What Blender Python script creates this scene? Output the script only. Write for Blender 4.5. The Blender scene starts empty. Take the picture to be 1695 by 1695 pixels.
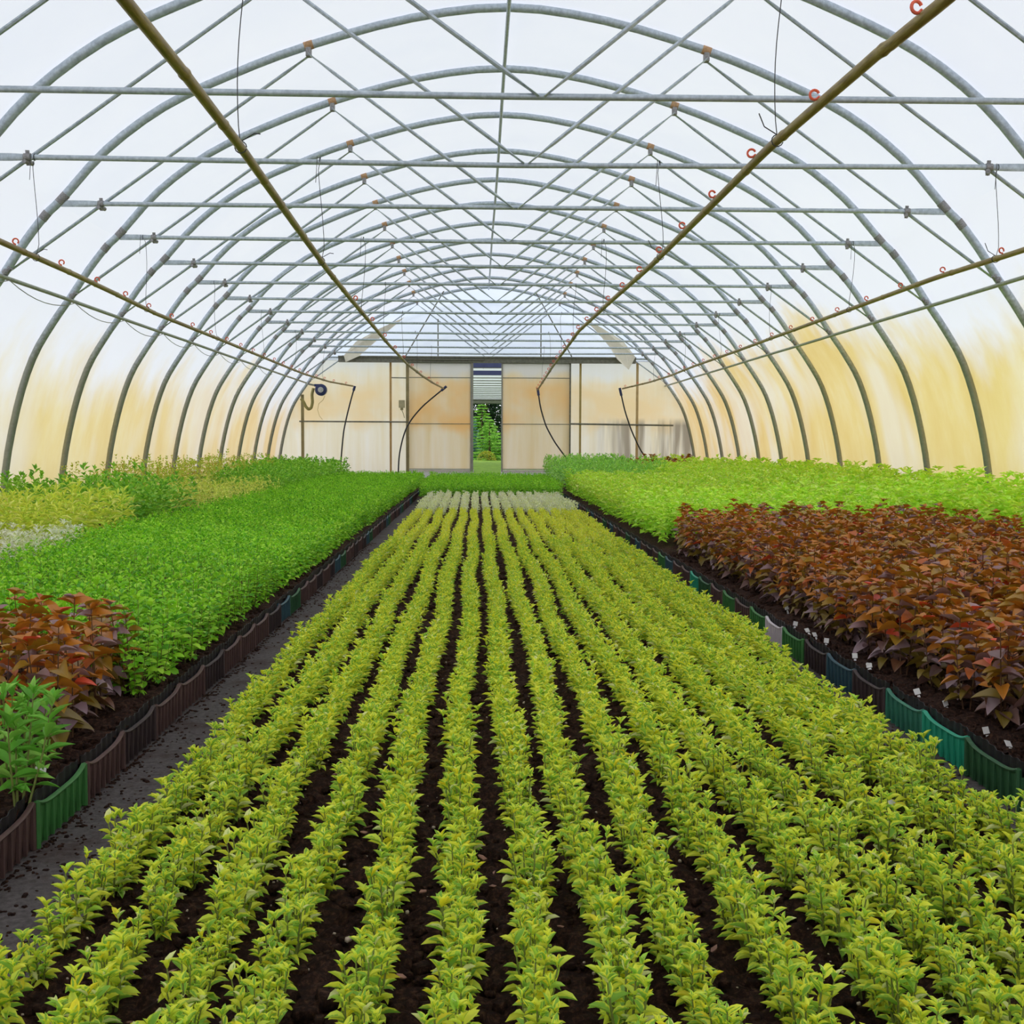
import bpy, math, random
import numpy as np
from mathutils import Matrix, Vector

# ------------------------------------------------------------------ camera, sky, exposure
S = bpy.context.scene
COL = S.collection
HC = 0.85                       # eye height above the floor
F = 1950.0                      # focal length in pixels of the 1695 px frame
def rot3(y, p, r):
    cy, sy, cp, sp, cr, sr = math.cos(y), math.sin(y), math.cos(p), math.sin(p), math.cos(r), math.sin(r)
    Ry = np.array([[cy, 0, -sy], [0, 1, 0], [sy, 0, cy]])
    Rp = np.array([[1, 0, 0], [0, cp, sp], [0, -sp, cp]])
    Rr = np.array([[cr, sr, 0], [-sr, cr, 0], [0, 0, 1]])
    return Rr @ Rp @ Ry
CR = rot3(0.0295, 0.0585, 0.0035)
cam = bpy.data.cameras.new('camera'); co = bpy.data.objects.new('camera', cam); COL.objects.link(co)
def w(v): return Vector((v[0], v[2], v[1]))
right, up, fwd = w(CR[0]), w(CR[1]), w(CR[2])
M4 = Matrix((right, up, -fwd)).transposed().to_4x4(); M4.translation = (0, 0, HC)
co.matrix_world = M4
cam.sensor_width = 36; cam.lens = 36 * F / 1695; cam.clip_start = 0.05; cam.clip_end = 400
S.camera = co
S.view_settings.view_transform = 'Standard'; S.view_settings.look = 'None'
S.view_settings.exposure = 0.06; S.view_settings.gamma = 1.0; S.view_settings.use_curve_mapping = False
wd = bpy.data.worlds.new('overcast_sky'); S.world = wd; wd.use_nodes = True
bg = wd.node_tree.nodes['Background']; bg.inputs[0].default_value = (0.93, 0.95, 1.0, 1); bg.inputs[1].default_value = 1.58

def to_px(x, y, z):
    c = CR @ np.array([x, z - HC, y])
    return 847.5 + F * c[0] / c[2], 847.5 - F * c[1] / c[2]

rng = np.random.default_rng(7); random.seed(7)

# ------------------------------------------------------------------ small helpers
def lin(r, g, b):
    f = lambda c: (c / 255 / 12.92) if c / 255 <= 0.04045 else ((c / 255 + 0.055) / 1.055) ** 2.4
    return (f(r), f(g), f(b), 1.0)

class NT:
    def __init__(s, name):
        s.m = bpy.data.materials.new(name); s.m.use_nodes = True; s.t = s.m.node_tree
        s.t.nodes.clear(); s.out = s.n('ShaderNodeOutputMaterial')
    def n(s, typ, **kw):
        nd = s.t.nodes.new(typ)
        for k, v in kw.items(): setattr(nd, k, v)
        return nd
    def l(s, a, b): s.t.links.new(a, b)
    def noise(s, scale, detail=4, vec=None, rough=0.6):
        nd = s.n('ShaderNodeTexNoise'); nd.inputs['Scale'].default_value = scale
        nd.inputs['Detail'].default_value = detail; nd.inputs['Roughness'].default_value = rough
        if vec is not None: s.l(vec, nd.inputs['Vector'])
        return nd
    def ramp(s, fac, stops):
        nd = s.n('ShaderNodeValToRGB'); e = nd.color_ramp.elements
        e[0].position, e[0].color = stops[0]; e[1].position, e[1].color = stops[-1]
        for p, c in stops[1:-1]:
            q = e.new(p); q.color = c
        s.l(fac, nd.inputs[0]); return nd
    def mix(s, fac, a, b, typ='MIX'):
        nd = s.n('ShaderNodeMix', data_type='RGBA', blend_type=typ)
        for i, v in ((0, fac), (6, a), (7, b)):
            if hasattr(v, 'links') or isinstance(v, bpy.types.NodeSocket): s.l(v, nd.inputs[i])
            else: nd.inputs[i].default_value = v
        return nd.outputs[2]
    def coords(s, sx=1, sy=1, sz=1):
        tc = s.n('ShaderNodeNewGeometry'); mp = s.n('ShaderNodeMapping'); mp.inputs['Scale'].default_value = (sx, sy, sz)
        s.l(tc.outputs['Position'], mp.inputs[0]); return mp.outputs[0]
    def sep(s):
        g = s.n('ShaderNodeNewGeometry'); q = s.n('ShaderNodeSeparateXYZ'); s.l(g.outputs['Position'], q.inputs[0]); return q
    def math(s, op, a, b=None, c=None, clamp=False):
        nd = s.n('ShaderNodeMath', operation=op); nd.use_clamp = clamp
        for i, v in enumerate((a, b, c)):
            if v is None: continue
            if isinstance(v, bpy.types.NodeSocket): s.l(v, nd.inputs[i])
            else: nd.inputs[i].default_value = v
        return nd.outputs[0]
    def principled(s, col, rough=0.6, metal=0.0, spec=0.4, bump=None, bstr=0.3, bdist=0.01):
        b = s.n('ShaderNodeBsdfPrincipled')
        if isinstance(col, bpy.types.NodeSocket): s.l(col, b.inputs['Base Color'])
        else: b.inputs['Base Color'].default_value = col
        b.inputs['Roughness'].default_value = rough; b.inputs['Metallic'].default_value = metal
        b.inputs['Specular IOR Level'].default_value = spec
        if bump is not None:
            bp = s.n('ShaderNodeBump'); bp.inputs['Strength'].default_value = bstr; bp.inputs['Distance'].default_value = bdist
            s.l(bump, bp.inputs['Height']); s.l(bp.outputs[0], b.inputs['Normal'])
        s.l(b.outputs[0], s.out.inputs[0]); return b

def plain(name, rgb, rough=0.6, metal=0.0, spec=0.4, vary=0.12, scale=8.0):
    t = NT(name); c = lin(*rgb)
    n = t.noise(scale, 4, t.coords())
    lo = tuple(v * (1 - vary) for v in c[:3]) + (1,); hi = tuple(min(1, v * (1 + vary)) for v in c[:3]) + (1,)
    r = t.ramp(n.outputs[0], [(0.3, lo), (0.7, hi)])
    t.principled(r.outputs[0], rough, metal, spec); return t.m

def mesh_obj(name, V, Fc, mat=None, parent=None, smooth=False):
    me = bpy.data.meshes.new(name); me.from_pydata([tuple(map(float, v)) for v in V], [], [tuple(map(int, f)) for f in Fc]); me.update()
    if smooth: me.polygons.foreach_set('use_smooth', [True] * len(me.polygons))
    if mat: me.materials.append(mat)
    o = bpy.data.objects.new(name, me); COL.objects.link(o)
    if parent: o.parent = parent
    return o

class MB:
    """collects shapes, then links them as ONE mesh object"""
    def __init__(s): s.V = []; s.F = []
    def add(s, V, Fc):
        k = len(s.V); s.V += [tuple(v) for v in V]; s.F += [tuple(i + k for i in f) for f in Fc]
    def box(s, x0, x1, y0, y1, z0, z1):
        V = [(x, y, z) for x in (x0, x1) for y in (y0, y1) for z in (z0, z1)]
        s.add(V, [(0, 1, 3, 2), (4, 6, 7, 5), (0, 4, 5, 1), (2, 3, 7, 6), (0, 2, 6, 4), (1, 5, 7, 3)])
    def tube(s, pts, r, seg=10, cap=True, flat=None):
        pts = [Vector(p) for p in pts]; n = len(pts)
        rs = r if hasattr(r, '__len__') else [r] * n
        V = []; prev = None
        for i, p in enumerate(pts):
            d = (pts[min(i + 1, n - 1)] - pts[max(i - 1, 0)]).normalized()
            if prev is None:
                a = Vector((0, 0, 1)) if abs(d.z) < 0.9 else Vector((1, 0, 0))
                u = d.cross(a).normalized()
            else: u = (prev - d * prev.dot(d)).normalized()
            prev = u; v = d.cross(u)
            fu, fv = flat[i] if flat else (1, 1)
            for k in range(seg):
                t = 2 * math.pi * k / seg
                V.append(p + u * (math.cos(t) * rs[i] * fu) + v * (math.sin(t) * rs[i] * fv))
        Fc = [(i * seg + k, i * seg + (k + 1) % seg, (i + 1) * seg + (k + 1) % seg, (i + 1) * seg + k) for i in range(n - 1) for k in range(seg)]
        if cap: Fc += [tuple(range(seg))[::-1], tuple((n - 1) * seg + k for k in range(seg))]
        s.add(V, Fc)
    def ball(s, c, r, seg=10):
        V = [(c[0], c[1], c[2] - r)]; R = seg // 2
        for i in range(1, R):
            a = -math.pi / 2 + math.pi * i / R
            for k in range(seg):
                t = 2 * math.pi * k / seg
                V.append((c[0] + r * math.cos(a) * math.cos(t), c[1] + r * math.cos(a) * math.sin(t), c[2] + r * math.sin(a)))
        V.append((c[0], c[1], c[2] + r)); L = len(V) - 1
        Fc = [(0, 1 + (k + 1) % seg, 1 + k) for k in range(seg)]
        for i in range(R - 2):
            for k in range(seg):
                a = 1 + i * seg
                Fc.append((a + k, a + (k + 1) % seg, a + seg + (k + 1) % seg, a + seg + k))
        a = 1 + (R - 2) * seg
        Fc += [(a + k, a + (k + 1) % seg, L) for k in range(seg)]
        s.add(V, Fc)
    def build(s, name, mat, parent=None, smooth=True):
        o = mesh_obj(name, s.V, s.F, mat, parent, smooth)
        if smooth:
            try: o.data.set_sharp_from_angle(angle=0.7)
            except Exception: pass
        return o

def tag(o, label=None, cat=None, group=None, kind=None):
    if label: o['label'] = label
    if cat: o['category'] = cat
    if group: o['group'] = group
    if kind: o['kind'] = kind
    return o
def struct(o): o['kind'] = 'structure'; return o
def empty(name, loc=(0, 0, 0)):
    o = bpy.data.objects.new(name, None); COL.objects.link(o); o.location = loc; o.empty_display_size = 0.1; return o
W_ORD = ['', 'first', 'second', 'third', 'fourth', 'fifth', 'sixth', 'seventh', 'eighth', 'ninth', 'tenth', 'eleventh', 'twelfth',
         'thirteenth', 'fourteenth', 'fifteenth', 'sixteenth', 'seventeenth', 'eighteenth', 'nineteenth', 'twentieth']
def ordn(n):
    if n <= 20: return W_ORD[n]
    return str(n) + ('th' if n % 100 in (11, 12, 13) else {1: 'st', 2: 'nd', 3: 'rd'}.get(n % 10, 'th'))

# ------------------------------------------------------------------ materials
def mat_galv():
    t = NT('galvanised_steel'); n = t.noise(35, 6, t.coords(1, 1, 1))
    r = t.ramp(n.outputs[0], [(0.3, lin(158, 168, 176)), (0.7, lin(198, 208, 216))])
    q = t.sep(); g = t.n('ShaderNodeMapRange'); t.l(t.math('ADD', q.outputs[2], t.math('MULTIPLY', n.outputs[0], 0.6)), g.inputs[0]); g.inputs[1].default_value = 2.5; g.inputs[2].default_value = 1.9; g.inputs[4].default_value = 0.75
    grime = t.mix(g.outputs[0], r.outputs[0], lin(124, 124, 104))
    t.principled(grime, 0.42, 0.3, 0.5, n.outputs[0], 0.15, 0.002); return t.m
GALV = mat_galv()
GALV_DARK = plain('weathered_steel', (120, 120, 108), 0.6, 0.3, vary=0.25, scale=20)
SIDE_STEEL = plain('side_tube_steel', (156, 160, 144), 0.5, 0.25, vary=0.2, scale=20)
RUST = plain('rusty_tape', (176, 140, 104), 0.8, vary=0.3, scale=60)
SLEEVE = plain('sleeve_steel', (146, 144, 144), 0.6, 0.3, vary=0.35, scale=90)
def mat_bamboo():
    t = NT('bamboo'); n = t.noise(9, 6, t.coords(14, 1.2, 14)); n2 = t.noise(2.2, 3, t.coords())
    r = t.ramp(n.outputs[0], [(0.25, lin(98, 82, 40)), (0.5, lin(142, 124, 66)), (0.8, lin(172, 158, 104))])
    c = t.mix(t.ramp(n2.outputs[0], [(0.45, (0, 0, 0, 1)), (0.7, (0.5, 0.5, 0.5, 1))]).outputs[0], r.outputs[0], lin(110, 82, 36))
    t.principled(c, 0.45, 0, 0.4); return t.m
BAMBOO = mat_bamboo()
ORANGE = plain('orange_plastic', (226, 104, 76), 0.5)
WIRE = plain('dark_wire', (72, 72, 72), 0.6, 0.4)
HOSE = plain('black_hose', (34, 36, 44), 0.4, spec=0.5)
BLUEFIT = plain('navy_plastic', (36, 46, 92), 0.35, spec=0.5)

def mat_film(name, stained, amount=1.0, hi=2.2, lo=1.3):
    """milky greenhouse film; the sides carry ochre algae stains with their own ragged upper edge"""
    t = NT(name)
    white = lin(243, 245, 251)
    if stained:
        q = t.sep()
        edge = t.noise(0.55, 5, t.coords(1, 1, 0.6), 0.62)
        fine = t.noise(1.2, 5, t.coords(1, 1.3, 0.7), 0.6)
        streak = t.noise(2.0, 3, t.coords(1, 2.0, 0.25), 0.5)
        h = t.math('ADD', q.outputs[2], t.math('MULTIPLY', t.math('SUBTRACT', edge.outputs[0], 0.5), 2.6))
        bay = t.math('FLOOR', t.math('DIVIDE', t.math('SUBTRACT', q.outputs[1], 0.3696), 1.5))
        wn = t.n('ShaderNodeTexWhiteNoise', noise_dimensions='1D'); t.l(bay, wn.inputs['W'])
        h = t.math('ADD', h, t.math('MULTIPLY', t.math('SUBTRACT', wn.outputs[0], 0.5), 0.55))   # each bay of film has weathered differently
        m = t.n('ShaderNodeMapRange', interpolation_type='SMOOTHSTEP'); t.l(h, m.inputs[0])
        m.inputs[1].default_value = hi; m.inputs[2].default_value = lo; m.inputs[3].default_value = 0.0; m.inputs[4].default_value = amount
        # back bays are more peach, front bays more yellow
        far = t.n('ShaderNodeMapRange'); t.l(q.outputs[1], far.inputs[0]); far.inputs[1].default_value = 9; far.inputs[2].default_value = 24
        yel = t.ramp(fine.outputs[0], [(0.3, lin(230, 208, 128)), (0.5, lin(236, 217, 144)), (0.72, lin(240, 228, 174))])
        pea = t.ramp(fine.outputs[0], [(0.3, lin(236, 200, 138)), (0.5, lin(239, 209, 152)), (0.72, lin(242, 221, 176))])
        st = t.mix(far.outputs[0], yel.outputs[0], pea.outputs[0])
        st = t.mix(t.math('MULTIPLY', t.ramp(streak.outputs[0], [(0.45, (0, 0, 0, 1)), (0.75, (1, 1, 1, 1))]).outputs[0], 0.22), st, lin(228, 194, 116))
        pat = t.noise(0.9, 2, t.coords(1, 1, 0.5), 0.5)
        k = t.math('MULTIPLY', m.outputs[0], t.ramp(pat.outputs[0], [(0.36, (0.6, 0.6, 0.6, 1)), (0.5, (1, 1, 1, 1))]).outputs[0])
        col = t.mix(k, white, st)
    else:
        n = t.noise(0.8, 3, t.coords(1, 1, 1))
        col = t.ramp(n.outputs[0], [(0.35, lin(240, 243, 250)), (0.7, lin(245, 247, 252))]).outputs[0]
    tr = t.n('ShaderNodeBsdfTranslucent'); df = t.n('ShaderNodeBsdfDiffuse'); mx = t.n('ShaderNodeMixShader'); mx.inputs[0].default_value = 0.36
    dim = t.mix(1.0, col, (0.84, 0.84, 0.84, 1), 'MULTIPLY')
    t.l(dim, tr.inputs[0]); t.l(col, df.inputs[0]); t.l(tr.outputs[0], mx.inputs[1]); t.l(df.outputs[0], mx.inputs[2])
    t.l(mx.outputs[0], t.out.inputs[0]); return t.m
FILM = mat_film('milky_film', False)
FILM_SIDE = mat_film('stained_film', True, 0.92, 2.15, 1.15); FILM_RIGHT = mat_film('stained_film_right', True, 1.0, 2.5, 1.75)

def mat_endpanel(name, kind):
    """cream twin-wall sheet of the end wall with ochre and grey run-off stains"""
    t = NT(name); q = t.sep()
    v = t.noise(4.0, 4, t.coords(1.6, 1, 0.10), 0.6); b = t.noise(0.9, 3, t.coords(1, 1, 1))
    base = t.ramp(v.outputs[0], [(0.3, lin(240, 228, 200)), (0.6, lin(246, 238, 222)), (0.8, lin(247, 243, 236))]).outputs[0]
    h = t.math('ADD', q.outputs[2], t.math('MULTIPLY', t.math('SUBTRACT', b.outputs[0], 0.5), 1.1))
    band = t.n('ShaderNodeMapRange', interpolation_type='SMOOTHSTEP'); t.l(h, band.inputs[0]); band.inputs[1].default_value = 2.45; band.inputs[2].default_value = 2.0
    low = t.n('ShaderNodeMapRange', interpolation_type='SMOOTHSTEP'); t.l(h, low.inputs[0]); low.inputs[1].default_value = 1.05; low.inputs[2].default_value = 1.4
    m = t.math('MULTIPLY', band.outputs[0], t.math('MULTIPLY', low.outputs[0], t.ramp(b.outputs[0], [(0.35, (0.15,) * 3 + (1,)), (0.6, (0.95,) * 3 + (1,))]).outputs[0]))
    col = t.mix(m, base, lin(245, 218, 172))
    top = t.n('ShaderNodeMapRange', interpolation_type='SMOOTHSTEP'); t.l(h, top.inputs[0]); top.inputs[1].default_value = 2.2; top.inputs[2].default_value = 2.5
    col = t.mix(t.math('MULTIPLY', top.outputs[0], 0.8), col, lin(236, 236, 238))
    if kind == 'right':
        g = t.noise(5, 3, t.coords(1.4, 1, 0.08), 0.5)
        xr = t.n('ShaderNodeMapRange'); t.l(q.outputs[0], xr.inputs[0]); xr.inputs[1].default_value = 2.5; xr.inputs[2].default_value = 3.3
        zr = t.n('ShaderNodeMapRange'); t.l(q.outputs[2], zr.inputs[0]); zr.inputs[1].default_value = 1.42; zr.inputs[2].default_value = 1.25
        gm = t.math('MULTIPLY', t.math('MULTIPLY', xr.outputs[0], zr.outputs[0]), t.ramp(g.outputs[0], [(0.4, (0.1,) * 3 + (1,)), (0.62, (0.9,) * 3 + (1,))]).outputs[0])
        col = t.mix(gm, col, lin(150, 138, 122))
    tr = t.n('ShaderNodeBsdfTranslucent'); df = t.n('ShaderNodeBsdfDiffuse'); mx = t.n('ShaderNodeMixShader'); mx.inputs[0].default_value = 0.30
    t.l(col, tr.inputs[0]); t.l(col, df.inputs[0]); t.l(tr.outputs[0], mx.inputs[1]); t.l(df.outputs[0], mx.inputs[2])
    t.l(mx.outputs[0], t.out.inputs[0]); return t.m
PANEL = mat_endpanel('cream_sheet', 'plain'); PANEL_R = mat_endpanel('stained_cream_sheet', 'right')

def mat_soil():
    t = NT('peat_soil'); n = t.noise(90, 8, t.coords(), 0.75); n2 = t.noise(9, 4, t.coords())
    r = t.ramp(n.outputs[0], [(0.3, lin(30, 19, 15)), (0.5, lin(70, 46, 35)), (0.62, lin(116, 80, 60)), (0.76, lin(166, 130, 98))])
    c = t.mix(t.math('MULTIPLY', n2.outputs[0], 0.45), r.outputs[0], lin(46, 31, 24))
    t.principled(c, 0.9, 0, 0.15, n.outputs[0], 1.0, 0.02); return t.m
SOIL = mat_soil()
def mat_path():
    t = NT('ground_fabric'); n = t.noise(60, 7, t.coords(), 0.7); n2 = t.noise(5, 6, t.coords(), 0.7)
    r = t.ramp(n.outputs[0], [(0.3, lin(60, 55, 52)), (0.7, lin(104, 96, 92))])
    c = t.mix(t.ramp(n2.outputs[0], [(0.50, (0, 0, 0, 1)), (0.66, (0.8, 0.8, 0.8, 1))]).outputs[0], r.outputs[0], lin(62, 44, 38))
    t.principled(c, 0.85, 0, 0.2, n.outputs[0], 0.5, 0.01); return t.m
PATH = mat_path()

def mat_leaf(name, variegated=None, gloss=0.45, transl=0.34, spec=0.25, flip=False):
    """leaf tint comes from the plant's own colour attribute; variegation follows the blade"""
    t = NT(name); a = t.n('ShaderNodeAttribute', attribute_name='tint'); col = a.outputs['Color']
    u = t.n('ShaderNodeUVMap', uv_map='UVMap'); q = t.n('ShaderNodeSeparateXYZ'); t.l(u.outputs[0], q.inputs[0])
    d = t.math('MULTIPLY', t.math('ABSOLUTE', t.math('SUBTRACT', q.outputs[0], 0.5)), 2.0)
    if variegated:
        n = t.noise(160, 2, t.coords())
        dd = t.math('ADD', d, t.math('MULTIPLY', t.math('SUBTRACT', n.outputs[0], 0.5), 0.7))
        dd = t.math('ADD', dd, t.math('MULTIPLY', t.math('SUBTRACT', a.outputs['Alpha'], 0.5), 1.4))
        m = t.ramp(dd, [(0.28, (1, 1, 1, 1)), (0.5, (0, 0, 0, 1))])
        col = t.mix(m.outputs[0], col, variegated)
    else:
        m = t.ramp(d, [(0.0, (0.35,) * 3 + (1,)), (0.10, (0, 0, 0, 1))])
        col = t.mix(m.outputs[0], col, t.mix(0.3, col, lin(205, 210, 130)))
    b = t.n('ShaderNodeBsdfPrincipled'); t.l(col, b.inputs['Base Color']); b.inputs['Roughness'].default_value = gloss
    b.inputs['Specular IOR Level'].default_value = spec
    tr = t.n('ShaderNodeBsdfTranslucent'); t.l(col, tr.inputs[0])
    mx = t.n('ShaderNodeMixShader'); mx.inputs[0].default_value = transl
    t.l(b.outputs[0], mx.inputs[1]); t.l(tr.outputs[0], mx.inputs[2]); t.l(mx.outputs[0], t.out.inputs[0]); return t.m
LEAF_VAR = mat_leaf('yellow_variegated_leaf', lin(158, 206, 78), 0.4, 0.4)
LEAF_CREAM = mat_leaf('cream_variegated_leaf', lin(222, 236, 188), 0.5, 0.4)
LEAF = mat_leaf('green_leaf'); LEAF_COPPER = mat_leaf('copper_leaf', None, 0.4, 0.2, 0.6)
STEM_G = plain('green_stem', (118, 128, 62), 0.6); STEM_R = plain('red_brown_stem', (96, 66, 44), 0.6)

# ------------------------------------------------------------------ tunnel frame geometry
XC = 0.237; Z0 = 0.3696; BAY = 1.5
def ty(n): return Z0 + BAY * n                       # depth of truss n
HALF = [(0, 3.38), (0.75, 3.29), (1.55, 3.07), (2.15, 2.84), (2.67, 2.59), (3.12, 2.255), (3.46, 1.883), (3.593, 1.754), (3.75, 1.555), (3.91, 1.316),
        (4.09, 1.06), (4.27, 0.75), (4.42, 0.3), (4.54, -0.3), (4.56, -0.85)]
def arch_pts(off=0.0, sub=3):
    P = [np.array(p, float) for p in HALF]; out = []
    for i in range(len(P) - 1):
        p0 = P[i - 1] if i else P[1] * [-1, 1]; p1, p2 = P[i], P[i + 1]; p3 = P[i + 2] if i + 2 < len(P) else P[-1] * 2 - P[-2]
        for k in range(sub):
            t = k / sub
            out.append(0.5 * ((2 * p1) + (-p0 + p2) * t + (2 * p0 - 5 * p1 + 4 * p2 - p3) * t * t + (-p0 + 3 * p1 - 3 * p2 + p3) * t ** 3))
    out.append(P[-1]); out = np.array(out)
    if off:
        d = np.gradient(out, axis=0); d /= np.linalg.norm(d, axis=1)[:, None]
        out = out + off * np.stack([-d[:, 1], d[:, 0]], 1)
    return out
def full_profile(off=0.0, sub=3):
    h = arch_pts(off, sub); h[0, 0] = 0
    L = h[::-1] * [-1, 1]
    return np.vstack([L[:-1], h])                     # left foot -> apex -> right foot ; columns: offset from XC, height over the eye

# ------------------------------------------------------------------ the setting: floor, film skin, end walls
YW = 25.98                                            # end wall
def sheet(name, xs, y0, y1, zs, ny, mat):             # film between profile points over a length
    ys = np.linspace(y0, y1, ny); V = []; Fc = []
    for y in ys:
        for x, z in zip(xs, zs): V.append((x, y, z))
    m = len(xs)
    for j in range(ny - 1):
        for i in range(m - 1): Fc.append((j * m + i, j * m + i + 1, (j + 1) * m + i + 1, (j + 1) * m + i))
    return struct(mesh_obj(name, V, Fc, mat, None, True))
prof = full_profile(0.036, 4); PX = prof[:, 0] + XC; PZ = prof[:, 1] + HC
cut = 1.30 + HC + 0.55
iL = int(np.argmax(PZ > cut)); iR = len(PZ) - 1 - int(np.argmax(PZ[::-1] > cut))
sheet('wall_left', PX[:iL + 1], -3.0, YW + 0.05, PZ[:iL + 1], 40, FILM_SIDE)
sheet('ceiling', PX[iL:iR + 1], -3.0, YW + 0.05, PZ[iL:iR + 1], 40, FILM)
sheet('wall_right', PX[iR:], -3.0, YW + 0.05, PZ[iR:], 40, FILM_RIGHT)
b = MB(); b.box(-4.9, 5.4, -3.2, YW + 0.2, -0.25, 0.0); struct(b.build('floor', PATH, smooth=False))
def gable(name, y, z_low, mat):
    V = []; Fc = []
    idx = [i for i in range(len(PZ)) if PZ[i] >= z_low]
    x0 = PX[idx[0]]; x1 = PX[idx[-1]]
    pts = [(PX[i], PZ[i]) for i in idx]
    for x, z in pts: V.append((x, y, z)); V.append((x, y, z_low))
    for i in range(len(pts) - 1): Fc.append((2 * i, 2 * i + 2, 2 * i + 3, 2 * i + 1))
    return struct(mesh_obj(name, V, Fc, mat))
gable('wall_front', -3.0, 0.0, FILM)

KX = YW / F                                           # metres per pixel at the end wall
def wx(px): return (px - 790) * KX
def wz(py, px=850): return HC + (733 + 0.0035 * (px - 847) - py) * KX
BZ0, BZ1 = wz(602), wz(592)
GB = NT('gable_film'); gn = GB.noise(1.3, 3, GB.coords(1, 1, 2)); gc = GB.ramp(gn.outputs[0], [(0.35, lin(226, 234, 255)), (0.7, lin(236, 241, 255))]).outputs[0]
gt = GB.n('ShaderNodeBsdfTranslucent'); gtr = GB.n('ShaderNodeBsdfTransparent'); gmx = GB.n('ShaderNodeMixShader'); gmx.inputs[0].default_value = .10; gtr.inputs[0].default_value = (.86, .9, .97, 1)
GB.l(gc, gt.inputs[0]); GB.l(gt.outputs[0], gmx.inputs[1]); GB.l(gtr.outputs[0], gmx.inputs[2]); GB.l(gmx.outputs[0], GB.out.inputs[0])
gable('wall_back_gable', YW, BZ0 + 0.05, GB.m)
def wall_piece(name, x0, x1, z0, z1, mat, y=YW, t=0.012):
    m = MB(); m.box(x0, x1, y, y + t, z0, z1); return struct(m.build(name, mat, smooth=False))
def side_piece(name, left, mat):                      # end-wall sheet between the hoop and the inner edge
    idx = [i for i in range(len(PZ)) if PZ[i] <= BZ0 + 0.05 and (PX[i] < XC) == left]
    xin = wx(676) if left else wx(943)
    pts = [(PX[i], PZ[i]) for i in idx]
    V = []; Fc = []
    for x, z in pts: V += [(x, YW, z), (xin, YW, z)]
    for i in range(len(pts) - 1): Fc.append((2 * i, 2 * i + 2, 2 * i + 3, 2 * i + 1))
    top = max(pts, key=lambda p: p[1]); k = len(V)
    V += [(top[0], YW, top[1]), (xin, YW, top[1]), (xin, YW, BZ0 + 0.06), (top[0] + (0.1 if left else -0.1), YW, BZ0 + 0.06)]
    Fc.append((k, k + 1, k + 2, k + 3))
    return struct(mesh_obj(name, V, Fc, mat))
side_piece('wall_back_left', True, PANEL); side_piece('wall_back_right', False, PANEL_R)
# beam over the doors, kerb, posts, rails
m = MB(); m.box(wx(563), wx(1050), YW - 0.16, YW - 0.02, BZ0, BZ1 - 0.02); m.box(wx(563), wx(1050), YW - 0.20, YW - 0.02, BZ1 - 0.03, BZ1)
m.tube([(wx(672), YW - 0.2, wz(597)), (wx(800), YW - 0.2, wz(597.5))], 0.014); struct(m.build('trim_1', GALV_DARK, smooth=False))
m = MB(); m.box(-4.2, 4.7, YW - 0.05, YW + 0.12, 0, wz(777.5)); KERB = plain('grey_concrete', (244, 246, 250), 0.9)
m2 = MB(); m2.box(wx(672), wx(784), YW - 0.04, YW + 0.1, 0, wz(777)); m2.box(wx(829), wx(943), YW - 0.04, YW + 0.1, 0, wz(777.5)); struct(m2.build('trim_2', KERB, smooth=False))
OLIVE = plain('olive_stained_post', (150, 138, 100), 0.7, 0.1, vary=0.2, scale=5)
def post(px0, px1, z1, mat=OLIVE, name='trim_3', y=YW - 0.06, d=0.05):
    m = MB(); m.box(wx(px0), wx(px1), y, y + d, 0, z1); struct(m.build(name, mat, smooth=False))
post(501, 505.5, wz(655), name='trim_3'); post(672.5, 677.5, BZ0, name='trim_4'); post(940, 944, BZ0, GALV_DARK, 'trim_5')
post(645.5, 649, BZ0, plain('ochre_shadow_line', (196, 160, 104), 0.8), 'trim_6', YW - 0.02, 0.02); post(958, 961.5, BZ0, plain('olive_seam', (178, 156, 96), 0.8), 'trim_7', YW - 0.02, 0.02)  # the ochre strip paints in the blurred shadow line of a post outside
post(1052, 1056, wz(600), plain('tan_seam', (190, 164, 118), 0.8), 'trim_10', YW - 0.02, 0.02)
def rail(px0, py0, px1, py1, name, r=0.017, y=YW - 0.05):
    m = MB(); m.tube([(wx(px0), y, wz(py0, px0)), (wx(px1), y, wz(py1, px1))], r); struct(m.build(name, GALV_DARK))
rail(498, 697.5, 676, 698.5, 'trim_8'); rail(943, 701.5, 1114, 704, 'trim_9', 0.02); rail(649, 626, 674, 626.5, 'trim_11', 0.012)

# sliding doors either side of the opening
def slide_door(name, px0, px1, edge_left, mat):
    t = empty(name, (wx((px0 + px1) / 2), YW - 0.02, 0)); struct(t)
    def child(nm, mb, mt, sm=False):
        o = mb.build(nm, mt, t, sm); o.matrix_parent_inverse = Matrix.Translation(-t.location); return o
    x0, x1, z0, z1 = wx(px0), wx(px1), wz(776.5), wz(602.5); y = YW - 0.10
    m = MB(); m.box(x0, x1, y, y + 0.02, z0, z1); child('door_panel', m, mat)
    m = MB(); e = 0.016
    for a, c, p, q in ((x0, x1, z1 - 0.012, z1), (x0, x1, z0, z0 + 0.012), (x0, x1, wz(626.5) - e / 2, wz(626.5) + e / 2), (x0, x1, wz(702) - e / 2, wz(702) + e / 2)):
        m.box(a, c, y - 0.018, y - 0.001, p, q)
    child('door_frame', m, GALV_DARK)
    m = MB(); sx0, sx1 = (x0 - 0.012, x0 + 0.018) if edge_left else (x1 - 0.01, x1 + 0.055)
    m.box(sx0, sx1, y - 0.025, y + 0.03, z0 - 0.05, z1 + 0.02)
    child('edge_stile', m, plain('aluminium_' + name, (150, 148, 136), 0.5, 0.3))
    return t
slide_door('door_1', 678, 779, False, PANEL); slide_door('door_2', 830, 941, True, PANEL)

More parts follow.
